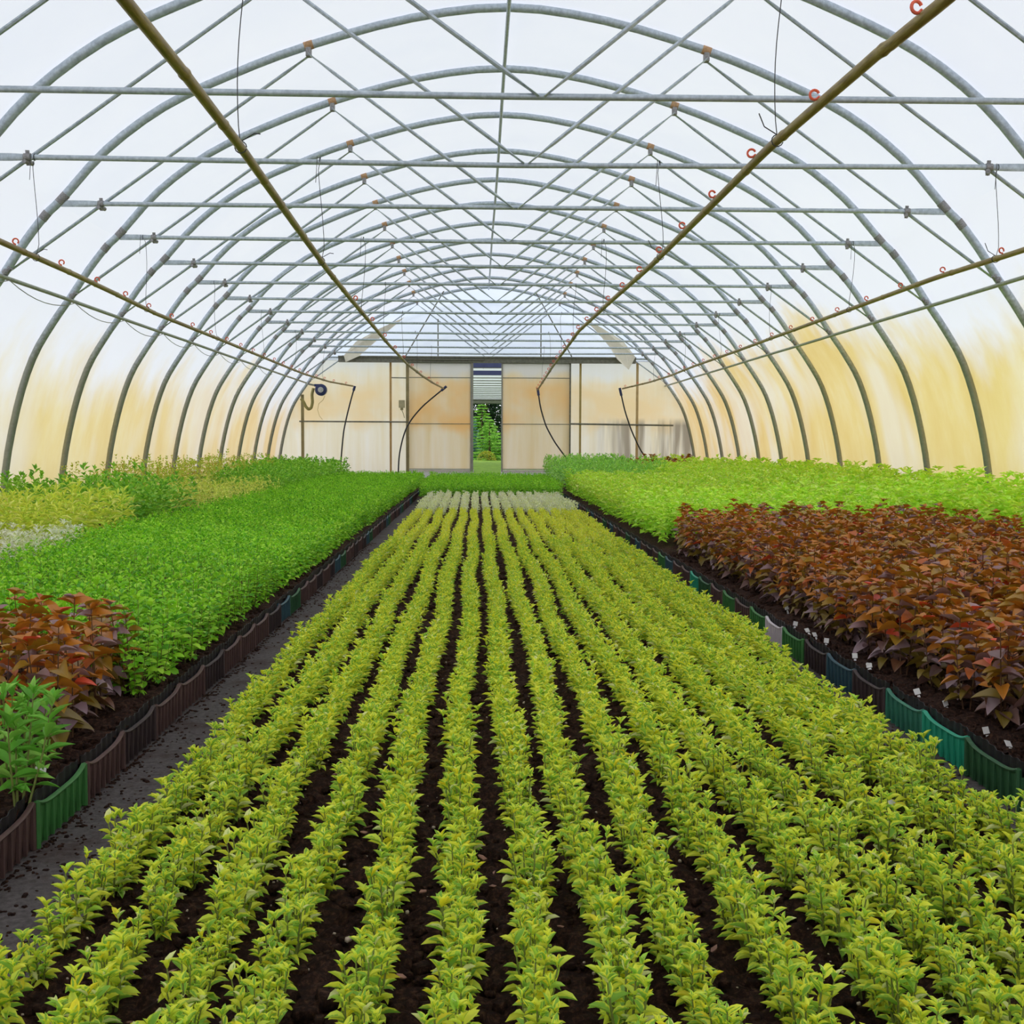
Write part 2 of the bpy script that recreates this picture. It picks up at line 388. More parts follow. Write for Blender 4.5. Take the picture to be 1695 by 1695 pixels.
# ------------------------------------------------------------------ hoop trusses
tYh = 1.844 + HC
def truss(n):
    y = ty(n); t = empty('hoop_truss', (XC, y, 0))
    def put(nm, mb, mat, parent=t):
        o = mb.build(nm, mat, parent); return o
    p = full_profile(0, 3)
    m = MB(); m.tube([(a, 0, b + HC) for a, b in p], 0.0325, 12); put('hoop', m, GALV)
    m = MB(); r = 0.0175
    sag = 0.012 * math.sin(n * 2.3)
    m.tube([(-3.47, 0, tYh), (-3.38, 0, tYh), (-3.27, 0, tYh), (-3.1, 0, tYh), (0, 0, tYh - 0.01 + sag), (3.1, 0, tYh), (3.27, 0, tYh), (3.38, 0, tYh), (3.47, 0, tYh)],
           [r] * 9, 10, flat=[(0.4, 1.5)] * 2 + [(0.45, 1.45), (1, 1), (1, 1), (1, 1), (0.45, 1.45)] + [(0.4, 1.5)] * 2)
    put('tie_bar', m, GALV)
    vx = max(0.0, 0.10 - 0.02 * (n - 4)) if n < 9 else 0.0
    for s in (-1, 1):
        a = (s * 1.55, -0.024, 3.00 + HC); c = (vx + s * 0.015, -0.024, tYh - 0.012)
        m = MB(); A = Vector(a); B = Vector(c); d = B - A
        m.tube([A, A + d * 0.04, A + d * 0.12, A + d * 0.88, A + d * 0.96, B], 0.0135, 8, flat=[(1.5, 0.4), (1.5, 0.4), (1, 1), (1, 1), (1.6, 0.4), (1.6, 0.4)]); put('inner_brace', m, GALV)
        A = Vector((s * 1.55, 0.026, 3.00 + HC)); B = Vector((s * 3.875, 0.03, 1.335 + HC)); d = B - A
        m = MB(); m.tube([A, A + d * 0.03, A + d * 0.08, A + d * 0.93, A + d * 0.97, B], 0.0135, 8, flat=[(1.5, 0.4), (1.5, 0.4), (1, 1), (1, 1), (1.6, 0.4), (1.6, 0.4)]); put('outer_brace', m, GALV)
        # clamp where the brace crosses the tie bar
        m = MB(); cx = s * 3.165
        m.tube([(cx - 0.022, 0, tYh), (cx + 0.022, 0, tYh)], 0.025, 10); m.tube([(cx, 0, tYh + 0.045), (cx, 0.02, tYh - 0.05)], 0.014, 8)
        m.tube([(cx - .015, -0.02, tYh - 0.03), (cx + .015, 0.05, tYh - 0.03)], 0.016, 8); put('clamp', m, SLEEVE)
        # bracket under the hoop with a turn of rusty tape
        q = [(a2, b2) for a2, b2 in p if s * a2 > 0]; j = min(range(len(q)), key=lambda k: abs(abs(q[k][0]) - 1.55))
        dx = Vector((q[j + 1 if j + 1 < len(q) else j][0] - q[j - 1][0], 0, q[j + 1][1] - q[j - 1][1])).normalized()
        c0 = Vector((q[j][0], 0, q[j][1] + HC))
        m = MB(); m.tube([c0 - dx * 0.035, c0 + dx * 0.035], 0.0345, 12); put('tape_wrap', m, RUST)
        m = MB(); m.box(s * 1.55 - 0.02, s * 1.55 + 0.02, -0.03, 0.03, 2.985 + HC, 3.05 + HC); put('bracket', m, SLEEVE)
        # two sleeves on the knee of the hoop
        for (ha, va), (hb, vb) in (((3.43, 1.915), (3.49, 1.85)), ((3.575, 1.775), (3.62, 1.72))):
            m = MB(); m.tube([(s * ha, 0, va + HC), (s * hb, 0, vb + HC)], 0.0345, 12); put('sleeve', m, SLEEVE)
        m = MB(); m.tube([(s * 3.86, -0.02, 1.345 + HC), (s * 3.93, 0.0, 1.29 + HC)], 0.022, 8); m.ball((s * 3.90, -0.03, 1.31 + HC), 0.026, 8); put('knee_joint', m, SLEEVE)
    k = n - 3
    tag(t, 'steel hoop truss with braces, its tie bar the %s down from the picture top' % ordn(k) if k >= 1 else 'galvanised steel hoop truss nearest the camera, just above the picture', 'greenhouse truss', 'hoop trusses')
    return t
for n in range(3, 18): truss(n)

def tube_thing(name, pts, r, mat, label, cat, group=None, seg=10):
    m = MB(); m.tube(pts, r, seg); return tag(m.build(name, mat), label, cat, group)
tube_thing('ridge_tube', [(XC + 0.004 * math.sin(i), ty(2) + i * 1.5, 3.335 + HC) for i in range(16)], 0.0165, GALV, 'straight steel ridge tube running along under the top of all hoops', 'purlin')
tube_thing('side_tube', [(XC - 3.895 + 0.006 * math.sin(i * 2), ty(3) - 0.4 + i * 1.5, 1.265 + HC) for i in range(16)][:15] + [(XC - 3.82, 24.9, 1.2 + HC)], 0.0165, SIDE_STEEL, 'steel side tube joining the hoop knees on the left', 'purlin', 'side tubes at the hoop knees')
tube_thing('side_tube', [(XC + 3.895 + 0.006 * math.sin(i * 2), ty(3) - 0.4 + i * 1.5, 1.265 + HC) for i in range(16)][:16], 0.0165, SIDE_STEEL, 'steel side tube joining the hoop knees on the right', 'purlin', 'side tubes at the hoop knees')
# thin cable sagging beneath the left side tube from hoop to hoop
pts = []
for n in range(5, 14):
    for k in range(8):
        t = k / 8; pts.append((XC - 3.88, ty(n) + BAY * t, 1.25 + HC - 0.085 * 4 * t * (1 - t)))
tube_thing('sagging_cable', pts, 0.004, plain('grey_cable', (150, 150, 140), 0.6), 'thin grey cable sagging from hoop to hoop beneath the left side tube', 'cable', seg=5)

# ------------------------------------------------------------------ bamboo carrier poles, hooks, hangers, feed hoses
LINES = {
 'inner left': [(-.955, .2, 1.19), (-.955, 3.17, 1.19), (-.95, 3.91, 1.19), (-.958, 4.85, 1.19), (-1.0, 6.5, 1.19), (-1.04, 8.35, 1.19), (-1.05, 9.87, 1.185), (-1.08, 14.3, 1.19), (-1.07, 17.9, 1.19), (-.98, 21, 1.18), (-.87, 23.3, 1.17), (-.72, 25.3, 1.155)],
 'inner right': [(1.34, .2, 1.24), (1.31, 3.3, 1.24), (1.27, 3.82, 1.24), (1.22, 5.0, 1.24), (1.21, 8.25, 1.24), (1.16, 10.5, 1.24), (1.12, 13.1, 1.24), (1.155, 15.2, 1.24), (1.2, 19, 1.22), (1.25, 22, 1.19), (1.285, 25.3, 1.135)],
 'outer left': [(-2.84, .2, 1.2), (-2.86, 4, 1.2), (-2.87, 7.09, 1.2), (-2.9, 8.63, 1.2), (-2.94, 9.63, 1.2), (-3.02, 11.25, 1.2), (-3.02, 14.1, 1.2), (-3.05, 19.2, 1.2), (-3.05, 21, 1.2), (-2.93, 23.6, 1.2), (-2.63, 25.3, 1.195)],
 'outer right': [(3.5, .2, 1.24), (3.5, 4, 1.24), (3.48, 7.53, 1.24), (3.41, 8.77, 1.24), (3.43, 11.1, 1.24), (3.45, 13.7, 1.24), (3.47, 15.8, 1.24), (3.47, 18.9, 1.24), (3.5, 21.5, 1.23), (3.4, 23.4, 1.21), (3.08, 25.3, 1.165)]}
def interp(L, y):
    a = np.array(L); return np.array([np.interp(y, a[:, 1], a[:, 0]), y, np.interp(y, a[:, 1], a[:, 2]) + HC])
for name, L in LINES.items():
    side = -1 if 'left' in name else 1
    a = np.array(L); pts = []; rad = []
    node = 0.31 if 'left' in name else 0.12
    ys = np.arange(0.2, 25.3, 0.1); lastnode = 0.2 + node; nodes = []
    yy = lastnode
    while yy < 25.2: nodes.append(yy); yy += rng.uniform(0.55, 1.0)
    if name == 'inner left': nodes = [3.92 if abs(v - 3.92) < 0.45 else v for v in nodes]
    if name == 'inner right': nodes = [3.75 if abs(v - 3.75) < 0.45 else v for v in nodes]
    ally = sorted(set([round(v, 3) for v in ys] + [round(v + d, 3) for v in nodes for d in (-.03, -.012, 0, .012, .03)]))
    base = 0.0195
    for y in ally:
        if y > 25.28: continue
        pts.append(interp(L, y)); dn = min([abs(y - v) for v in nodes]) if nodes else 1
        rad.append(base * (1 - 0.10 * y / 25) * (1.16 if dn < 0.004 else (1.10 if dn < 0.014 else 1.0)))
    k = 1
    P = np.array(pts); Q = P.copy()
    for _ in range(3): Q[1:-1, 0] = (Q[:-2, 0] + Q[1:-1, 0] * 2 + Q[2:, 0]) / 4
    # the pole object
    m = MB(); m.tube(Q, rad, 12); root = tag(m.build('bamboo_pole', BAMBOO), 'long bamboo pole carrying the watering line, %s of the four' % name, 'pole', 'bamboo watering poles')
    # orange C hooks riding on the pole
    hk = None; q = 0; q0 = 0
    for y in np.arange(3.47 if side > 0 else 3.2, 25.2, 0.86):
        c = interp(L, y)
        if 'inner left' == name and (y < 9 or q0 % 2): q0 += 1; continue
        q0 += 1
        h = bpy.data.objects.new('hook', hk.data) if hk else None
        if h is None:
            mm = MB(); mm.tube([(0.017 * math.cos(t), 0, 0.017 * math.sin(t) + 0.03) for t in np.linspace(math.radians(-400), math.radians(-95), 14)], 0.0052, 6)
            mm.tube([(0, 0, 0.0), (0, 0, 0.016)], 0.006, 6)
            h = mm.build('hook', ORANGE); hk = h; h['label'] = 'orange C-shaped plastic hook'
        else: COL.objects.link(h); h['label'] = 'orange C-shaped plastic hook'
        h.parent = root; ang = {'inner right': -1.05, 'outer right': -.35, 'outer left': .15, 'inner left': .8}[name]; h.location = (c[0], y, c[2] + .012); h.rotation_euler = (0, ang, rng.uniform(-.3, .3))
        q += 1
    # hanging wires from every second tie bar
    for n in range(3, 18, 2):
        if 'outer' in name and n < 5: continue
        c = interp(L, min(ty(n), 25.2)); yb = c[1]; top = (c[0] + rng.uniform(-.03, .03), ty(n), tYh + 0.02)
        if ty(n) > 25.3: continue
        mid = [Vector(top).lerp(Vector(c), t) + Vector((0.02 * math.sin(t * 3.1 + n), 0, 0)) * (1 if 0 < t < 1 else 0) for t in np.linspace(0, 1, 9)]
        m = MB(); m.tube(mid, 0.0022, 5)
        m.tube([(c[0] + 0.024 * math.cos(t), c[1], c[2] + 0.024 * math.sin(t)) for t in np.linspace(0, 6.0, 12)], 0.0024, 5)
        if n <= 5: m.tube([(c[0] - side * -0.02, c[1], c[2] + .01), (c[0] + side * -0.06, c[1] - 0.02, c[2] + 0.05), (c[0] + side * -0.085, c[1] - 0.03, c[2] + (0.10 if side > 0 else 0.045))], 0.0025, 5)
        if n == 5 or n == 7: m.tube([(top[0] - 0.02, ty(n) - 0.02, top[2]), (top[0] - .03, ty(n) - 0.025, top[2] - 0.17)], 0.0020, 5)
        m.tube([(top[0] - 0.004, ty(n) + 0.0205 * math.cos(t), tYh + 0.0205 * math.sin(t)) for t in np.linspace(0, 6.2, 12)], 0.0026, 5)
        tag(m.build('hanging_wire', WIRE), 'thin wire from the %s, holding the %s bamboo pole' % (('%s tie bar' % ordn(n - 3)) if n > 3 else 'bar above the picture', name), 'wire', 'wires hanging the bamboo poles')
KH = 25.3 / F
def hx(px): return (px - 790) * KH
def hz(py, px=850): return HC + (733 + 0.0035 * (px - 847) - py) * KH
HOSES = {'inner left': [(735, 643), (719, 656), (700, 672), (684, 690), (673, 707), (666, 728), (661, 752), (659.5, 775), (659.5, 800)],
         'outer left': [(587.5, 643), (582, 662), (576, 685), (570, 712), (567, 740), (565, 765), (564.5, 800)],
         'inner right': [(890, 648), (894, 675), (903, 705), (918, 732), (935, 755), (950, 771), (968, 786), (990, 799)],
         'outer right': [(1026.5, 648), (1034, 680), (1045, 712), (1060, 744), (1077, 768), (1092, 784), (1108, 799)]}
for name, pp in HOSES.items():
    P = [(hx(a), 25.32, hz(c, a)) for a, c in pp]
    # smooth the run
    A = np.array(P); T = np.linspace(0, len(A) - 1, 40); P = [tuple(np.interp(t, range(len(A)), A[:, j]) for j in range(3)) for t in T]
    P = np.array(P)
    for _ in range(3): P[1:-1] = (P[:-2] + 2 * P[1:-1] + P[2:]) / 4
    m = MB(); m.tube(P, 0.0155, 8); h = tag(m.build('feed_hose', HOSE), 'black feed hose dropping from the end of the %s bamboo pole' % name, 'hose', 'feed hoses at the end wall')
    m = MB(); d = Vector(P[4]) - Vector(P[0]); m.tube([Vector(P[0]) - d * 0.3, Vector(P[0]) + d * 0.35], 0.028, 8); m.build('coupling', BLUEFIT, h)

# ------------------------------------------------------------------ end wall fittings
t = empty('inflation_blower', (wx(536), YW - 0.25, wz(648)))
def kid(nm, mb, mat, sm=True): o = mb.build(nm, mat, t, sm); return o
m = MB(); m.tube([(0, -.07, 0), (0, -.06, 0), (0, .05, 0), (0, .06, 0)], [.10, .128, .128, .1], 20); kid('housing', m, BLUEFIT)
m = MB(); m.tube([(0, -.10, 0), (0, -.072, 0)], .06, 16); m.tube([(0, -.115, 0), (0, -.1, 0)], .03, 12); kid('motor', m, plain('pale_motor', (186, 188, 186), .4))
m = MB(); m.box(-.14, -.03, -.05, .04, .07, .125); kid('outlet', m, BLUEFIT)
m = MB(); m.tube([(-.14, 0, .1), (-.24, 0.05, .12), (-.32, .15, .14)], .02, 8); kid('arm', m, GALV_DARK)
tag(t, 'dark blue inflation blower hanging at the upper left of the end wall', 'blower')
dp = [(523, 645), (520.5, 655), (521.5, 668), (519.5, 677), (515, 679.5), (510.5, 675), (507.5, 668), (503, 662)]
P = [(wx(a), YW - 0.2 - 0.004 * i, wz(c)) for i, (a, c) in enumerate(dp)]; A = np.array(P)
T = np.linspace(0, len(A) - 1, 60); P = np.array([[np.interp(q, range(len(A)), A[:, j]) for j in range(3)] for q in T])
for _ in range(4): P[1:-1] = (P[:-2] + 2 * P[1:-1] + P[2:]) / 4
m = MB(); m.tube(P, [0.030 + 0.004 * (i % 2) for i in range(60)], 12); tag(m.build('flexible_duct', plain('olive_duct', (150, 140, 84), .6)), 'olive ribbed flexible duct curling down beside the blue blower', 'duct')
P = [(wx(a), YW - 0.15, wz(c)) for a, c in ((541, 657), (538, 664), (531, 670), (529, 680), (532, 690), (537, 696))]
tube_thing('power_cable', P, 0.006, plain('yellow_cord', (214, 190, 128), .6), 'thin yellowish power cable looping below the blue blower', 'cable', seg=6)
t = empty('electric_box', (wx(666), YW - 0.1, wz(670)))
m = MB(); m.box(-.065, .065, -.04, .04, -.08, .085); kid('box', m, plain('beige_box', (178, 168, 132), .6), False)
m = MB(); m.box(-.03, .03, -.035, .03, -.13, -.081); m.tube([(0, 0, -.13), (.03, 0, -.2), (.06, 0, -.3)], .008, 6); kid('outlet', m, plain('olive_box', (150, 140, 96), .6), False)
tag(t, 'small beige electric box on the post left of the sliding doors', 'electric box')
for px0, py0, px1, py1, lab in ((735, 487, 673, 592, 'left of centre'), (885, 489, 944, 592, 'right of centre')):
    tube_thing('gable_brace', [(wx(px0), YW - 0.22, wz(py0)), (wx(px1), YW - 0.22, wz(py1))], 0.013, GALV_DARK, 'dark slanting brace in the far gable, %s' % lab, 'brace', 'slanting gable braces')
for px, lab in ((725.5, 'left'), (893.5, 'right')):
    tube_thing('gable_post', [(wx(px), YW - 0.18, wz(532)), (wx(px), YW - 0.18, wz(592))], 0.013, GALV_DARK, 'short upright post in the far gable on the %s' % lab, 'post', 'upright gable posts')
FLAP = plain('dirty_film_flap', (226, 220, 202), .8, vary=.15, scale=3)
def flap(pts, y, lab):
    V = [(wx(a), y + 0.03 * math.sin(i * 1.7), wz(c)) for i, (a, c) in enumerate(pts)]; n = len(V)
    V += [(v[0], v[1] + 0.006, v[2]) for v in V]
    Fc = [tuple(range(n)), tuple(range(n, 2 * n))[::-1]] + [(i, (i + 1) % n, n + (i + 1) % n, n + i) for i in range(n)]
    tag(mesh_obj('loose_film_flap', V, Fc, FLAP), lab, 'plastic sheet', 'loose film flaps at the beam ends')
flap([(573, 592), (592, 570), (632, 548), (672, 530), (640, 556), (612, 580), (598, 593), (576, 603)], YW - 0.26, 'loose dirty film flap hanging over the left end of the end-wall beam')
flap([(1048, 592), (1028, 566), (992, 545), (960, 528), (985, 552), (1005, 575), (1018, 596), (1037, 613), (1044, 600)], YW - 0.26, 'loose dirty film flap hanging over the right end of the end-wall beam')

# ------------------------------------------------------------------ beyond the opening: lawn, next tunnel, conifers
LAWN = NT('lawn_grass'); ln = LAWN.noise(3, 8, LAWN.coords(), .7)
LAWN.principled(LAWN.ramp(ln.outputs[0], [(0.35, lin(84, 118, 36)), (0.65, lin(140, 172, 60))]).outputs[0], .9, 0, .1)
V = []; n = 30
xs = np.linspace(-25, 25, n); ys = np.linspace(YW + 0.2, 95, 40)
V = [(x, y, 0.04 * math.sin(x) * math.cos(y * .7) - 0.02) for y in ys for x in xs]
mesh_o = mesh_obj('ground', V, [(j * n + i, j * n + i + 1, (j + 1) * n + i + 1, (j + 1) * n + i) for j in range(39) for i in range(n - 1)], LAWN.m, None, True); struct(mesh_o)
prof2 = full_profile(0.036, 2)
t = empty('neighbouring_tunnel', (XC - 0.1, 28.5, 0)); tag(t, 'second film tunnel seen through the door opening, white roof crossed by bars', 'greenhouse')
V = []; m_ = len(prof2); yl = np.linspace(0, 24.2, 10)
top2 = [(a, c) for a, c in prof2 if c + HC > 2.2]
V = [(a, y, c + HC) for y in yl for a, c in top2]; m_ = len(top2)
mesh_obj('roof_film', V, [(j * m_ + i, j * m_ + i + 1, (j + 1) * m_ + i + 1, (j + 1) * m_ + i) for j in range(9) for i in range(m_ - 1)], FILM, t, True)
p2 = full_profile(0, 1)
m = MB(); zz = tYh + .05; tp = [(a, c + HC) for a, c in prof2 if c + HC >= zz]; V2 = []
for a, c in tp: V2 += [(a, 24.2, c), (a, 24.2, zz)]
mesh_obj('end_film', V2, [(2 * i, 2 * i + 2, 2 * i + 3, 2 * i + 1) for i in range(len(tp) - 1)], FILM, t)
for k in range(17):
    y = 0.3 + k * 1.5
    m = MB(); m.tube([(-3.4, y, tYh - .02), (3.4, y, tYh - .02)], 0.016, 6); m.build('tie_bar', GALV_DARK, t)
    if k % 5 == 0:
        m = MB(); m.tube([(a, y, c + HC) for a, c in p2], 0.03, 6); m.build('hoop', GALV_DARK, t)
m = MB(); m.box(-3.5, 3.5, 24.2, 24.3, tYh - .09, tYh + .1); m.build('end_beam', GALV_DARK, t, False)
m = MB(); m.box(-3.2, 3.2, 0.0, 0.08, wz(606) + 0.12, wz(603) + 0.3); m.box(-3.2, 3.2, 0.02, 0.1, wz(612) + 0.02, wz(610) + .1); m.build('front_beam', plain('navy_beam', (60, 68, 104), .6), t, False)
m = MB(); m.tube([(0.12, .2, 3.3 + HC), (0.12, 24, 3.3 + HC)], 0.02, 6); m.build('ridge_tube', GALV_DARK, t)

def tint_mesh(name, V, Q, C, UV=None, mat=None):
    V = np.asarray(V, np.float32).reshape(-1, 3); Q = np.asarray(Q, np.int32).reshape(-1, 4)
    me = bpy.data.meshes.new(name)
    me.vertices.add(len(V)); me.vertices.foreach_set('co', V.ravel())
    me.loops.add(Q.size); me.loops.foreach_set('vertex_index', Q.ravel())
    me.polygons.add(len(Q)); me.polygons.foreach_set('loop_start', np.arange(0, Q.size, 4, dtype=np.int32))
    me.polygons.foreach_set('use_smooth', np.ones(len(Q), bool))
    me.update(calc_edges=True)
    if UV is not None:
        uv = me.uv_layers.new(name='UVMap'); uv.data.foreach_set('uv', np.asarray(UV, np.float32)[Q.ravel()].ravel())
    ca = me.color_attributes.new('tint', 'FLOAT_COLOR', 'POINT'); ca.data.foreach_set('color', np.asarray(C, np.float32).ravel())
    if mat: me.materials.append(mat)
    return me

# leaf blade templates: rows of left / middle / right points
def blade(st, fold, curl, hook=0.0):
    V = []; UV = []; Q = []
    for t, hw in st:
        z = -curl * t * t + hook * t
        for s in (-1, 0, 1):
            V.append((t, s * hw, z + abs(s) * hw * fold)); UV.append((0.5 + 0.5 * s * (1 if hw > .02 else 0.6), t))
    for i in range(len(st) - 1):
        a = i * 3; Q += [(a, a + 3, a + 4, a + 1), (a + 1, a + 4, a + 5, a + 2)]
    return np.array(V), np.array(Q), np.array(UV)
def blade1(hw, fold):
    return np.array([(0, 0, 0), (.5, -hw, hw * fold), (1, 0, -.08), (.5, hw, hw * fold)]), np.array([(0, 1, 2, 3)]), np.array([(.28, 0), (.05, .5), (.28, 1), (.05, .5)])
OVAL = [(0, .03), (.22, .33), (.5, .48), (.78, .34), (1, .01)]
LANCE = [(0, .03), (.25, .34), (.5, .45), (.8, .22), (1, .005)]
BROAD = [(0, .08), (.15, .42), (.4, .5), (.72, .30), (.84, .2), (1, .005)]
ROUND = [(0, .05), (.25, .42), (.6, .5), (.88, .32), (1, .02)]
SHAPES = {'oval': OVAL, 'lance': LANCE, 'broad': BROAD, 'round': ROUND}
def template(shape, lod, fold=.45, curl=.18):
    st = SHAPES[shape]
    if lod == 0: return blade(st, fold, curl)
    if lod == 1: return blade([st[0], st[2], st[-1]], fold, curl)
    return blade1(0.5, fold)
def leaves(T, pos, dirs, L, Wd, roll, col):
    """N blades at once -> V, Q, UV, C"""
    tv, tq, tuv = T; N = len(pos); x = dirs / np.linalg.norm(dirs, axis=1)[:, None]
    upv = np.array([0, 0, 1.0]); y = np.cross(upv, x); ny = np.linalg.norm(y, axis=1); bad = ny < 1e-3; y[bad] = [1, 0, 0]; ny[bad] = 1; y /= ny[:, None]
    z = np.cross(x, y); c, s = np.cos(roll)[:, None], np.sin(roll)[:, None]
    y2 = y * c + z * s; z2 = -y * s + z * c
    V = (pos[:, None, :] + x[:, None, :] * (tv[None, :, 0] * L[:, None])[..., None] + y2[:, None, :] * (tv[None, :, 1] * Wd[:, None])[..., None]
         + z2[:, None, :] * (tv[None, :, 2] * L[:, None])[..., None]).reshape(-1, 3)
    k = len(tv); Q = (tq[None] + (np.arange(N) * k)[:, None, None]).reshape(-1, 4)
    return V, Q, np.tile(tuv, (N, 1)), np.repeat(col, k, axis=0)

SP = {}
def species(key, **k): SP[key] = k
def C3(*rgb): return np.array(lin(*rgb)[:3])
species('yellow', stems=7, h=(.058, .092), spread=.029, nodes=5, L=(.018, .031), WR=.41, el=(2, 52), shape='oval', top=3,
        cols=[(C3(246, 250, 84), .6), (C3(232, 246, 90), .3), (C3(252, 238, 60), .09), (C3(244, 246, 170), .08), (C3(186, 226, 84), .06)], dark=.0, mat=LEAF_VAR, t0=.18)
species('cream', stems=6, h=(.06, .09), spread=.028, nodes=4, L=(.018, .027), WR=.46, el=(10, 58), shape='oval', top=3,
        cols=[(C3(250, 252, 206), .6), (C3(242, 248, 176), .3), (C3(253, 253, 236), .2)], dark=0, mat=LEAF_CREAM, t0=.2)
species('green', stems=4, h=(.15, .215), spread=.05, nodes=8, L=(.022, .036), WR=.64, el=(-12, 38), shape='round', top=4,
        cols=[(C3(172, 230, 58), .5), (C3(140, 208, 50), .35), (C3(198, 242, 82), .25), (C3(104, 174, 52), .2)], dark=.25, mat=LEAF, t0=.12)
species('copper', stems=2, h=(.22, .31), spread=.04, nodes=7, L=(.050, .072), WR=.72, el=(-16, 18), shape='broad', top=4,
        cols=[(C3(124, 92, 84), .25), (C3(156, 128, 134), .3), (C3(132, 110, 40), .35), (C3(116, 74, 48), .15)],
        topcols=[(C3(196, 124, 36), .38), (C3(166, 126, 32), .36), (C3(190, 102, 50), .14), (C3(158, 122, 122), .16), (C3(222, 84, 52), .04)], topt=.42, dark=.2, mat=LEAF_COPPER, t0=.15)
species('lime', stems=3, h=(.24, .33), spread=.05, nodes=7, L=(.045, .065), WR=.62, el=(-12, 34), shape='broad', top=4,
        cols=[(C3(196, 242, 72), .4), (C3(172, 230, 70), .3)], topcols=[(C3(222, 254, 84), .5), (C3(204, 252, 86), .35), (C3(232, 254, 130), .2)], topt=.5, dark=.2, mat=LEAF, t0=.25)
species('glossy', stems=4, h=(.14, .21), spread=.06, nodes=6, L=(.045, .07), WR=.36, el=(5, 50), shape='lance', top=4,
        cols=[(C3(112, 180, 62), .4), (C3(134, 198, 74), .4), (C3(164, 216, 98), .2)], dark=.2, mat=LEAF, t0=.2)
species('fern', stems=5, h=(.22, .32), spread=.10, nodes=6, L=(.06, .085), WR=.26, el=(-25, 30), shape='lance', top=3,
        cols=[(C3(240, 250, 98), .5), (C3(218, 244, 90), .35), (C3(248, 252, 136), .2)], dark=.2, mat=LEAF, t0=.3)
species('white', stems=6, h=(.17, .24), spread=.06, nodes=5, L=(.034, .05), WR=.5, el=(-10, 40), shape='lance', top=3,
        cols=[(C3(244, 246, 216), .5), (C3(226, 234, 168), .3), (C3(250, 250, 236), .2)], dark=.1, mat=LEAF, t0=.3)
species('mid', stems=4, h=(.24, .36), spread=.08, nodes=7, L=(.045, .065), WR=.5, el=(-15, 35), shape='lance', top=4,
        cols=[(C3(168, 224, 72), .5), (C3(136, 202, 74), .35), (C3(192, 236, 96), .2)], dark=.25, mat=LEAF, t0=.25)
species('gold', stems=5, h=(.2, .3), spread=.08, nodes=6, L=(.03, .045), WR=.42, el=(-10, 40), shape='lance', top=3,
        cols=[(C3(248, 250, 126), .5), (C3(234, 246, 104), .35), (C3(206, 234, 90), .2)], dark=.2, mat=LEAF, t0=.3)
species('olive', stems=5, h=(.28, .4), spread=.08, nodes=6, L=(.03, .045), WR=.42, el=(-10, 40), shape='lance', top=3,
        cols=[(C3(196, 224, 80), .5), (C3(178, 204, 80), .35)], topcols=[(C3(222, 226, 90), .5), (C3(226, 200, 96), .2), (C3(202, 228, 88), .4)], topt=.6, dark=.2, mat=LEAF, t0=.3)
species('bluegreen', stems=5, h=(.26, .36), spread=.08, nodes=6, L=(.035, .05), WR=.42, el=(-10, 45), shape='lance', top=3,
        cols=[(C3(174, 232, 92), .5), (C3(150, 212, 104), .35), (C3(196, 242, 116), .2)], dark=.2, mat=LEAF, t0=.3)

def pick(cols, N, r):
    wts = np.array([c[1] for c in cols]); i = r.choice(len(cols), N, p=wts / wts.sum()); return np.array([c[0] for c in cols])[i]
def grow(key, r, lod, thin=1.0):
    """one plant: returns foliage arrays and a list of stem polylines"""
    s = SP[key]; pos = []; dr = []; LL = []; cc = []; tt = []; stems = []
    ns = max(1, int(round(s['stems'] * thin)))
    for i in range(ns):
        az = 2 * math.pi * (i / ns) + r.uniform(-.6, .6); rad = s['spread'] * math.sqrt(r.uniform(.1, 1)) if ns > 1 else s['spread'] * .3
        H = r.uniform(*s['h']); b = np.array([math.cos(az), math.sin(az), 0]) * rad * .3; e = np.array([math.cos(az) * rad, math.sin(az) * rad, H])
        mid = (b + e) / 2 + np.array([math.cos(az), math.sin(az), 0]) * rad * .15
        curve = lambda t: b * (1 - t) ** 2 + 2 * mid * t * (1 - t) + e * t * t
        stems.append([curve(t) for t in (0, .5, 1.0)])
        a0 = r.uniform(0, 6.28)
        for k in range(s['nodes']):
            t = s['t0'] + (1 - s['t0']) * k / (s['nodes'] - 1) * .93
            for side in (0, 1):
                a = a0 + k * 1.57 + side * math.pi + r.uniform(-.45, .45)
                el = math.radians(np.interp(t, [0, 1], s['el']) + r.uniform(-16, 16))
                pos.append(curve(t)); dr.append((math.cos(a) * math.cos(el), math.sin(a) * math.cos(el), math.sin(el)))
                LL.append(r.uniform(*s['L']) * (1.0 if t < .75 else .85)); tt.append(t)
        for k in range(s['top']):
            a = a0 + k * 2.1 + .5; el = math.radians(r.uniform(*((12, 50) if key in ('copper', 'lime') else (40, 75))))
            pos.append(e); dr.append((math.cos(a) * math.cos(el), math.sin(a) * math.cos(el), math.sin(el))); LL.append(s['L'][0] * r.uniform(.6, .95)); tt.append(1.0)
    pos = np.array(pos); dr = np.array(dr); LL = np.array(LL); tt = np.array(tt); N = len(pos)
    col = pick(s['cols'], N, r)
    if 'topcols' in s:
        tc = pick(s['topcols'], N, r); hi = (tt + r.uniform(-.12, .12, N)) > s['topt']; col[hi] = tc[hi]
    col = col * r.uniform(.88, 1.1, (N, 1))
    C = np.concatenate([col, r.uniform(.15, .95, (N, 1))], 1)
    fold = .5 if key in ('yellow', 'cream', 'copper') else .35
    T = template(s['shape'], lod, fold, .2)
    return leaves(T, pos, dr, LL, LL * s['WR'] * r.uniform(.85, 1.15, N), r.uniform(-.5, .5, N), C), stems

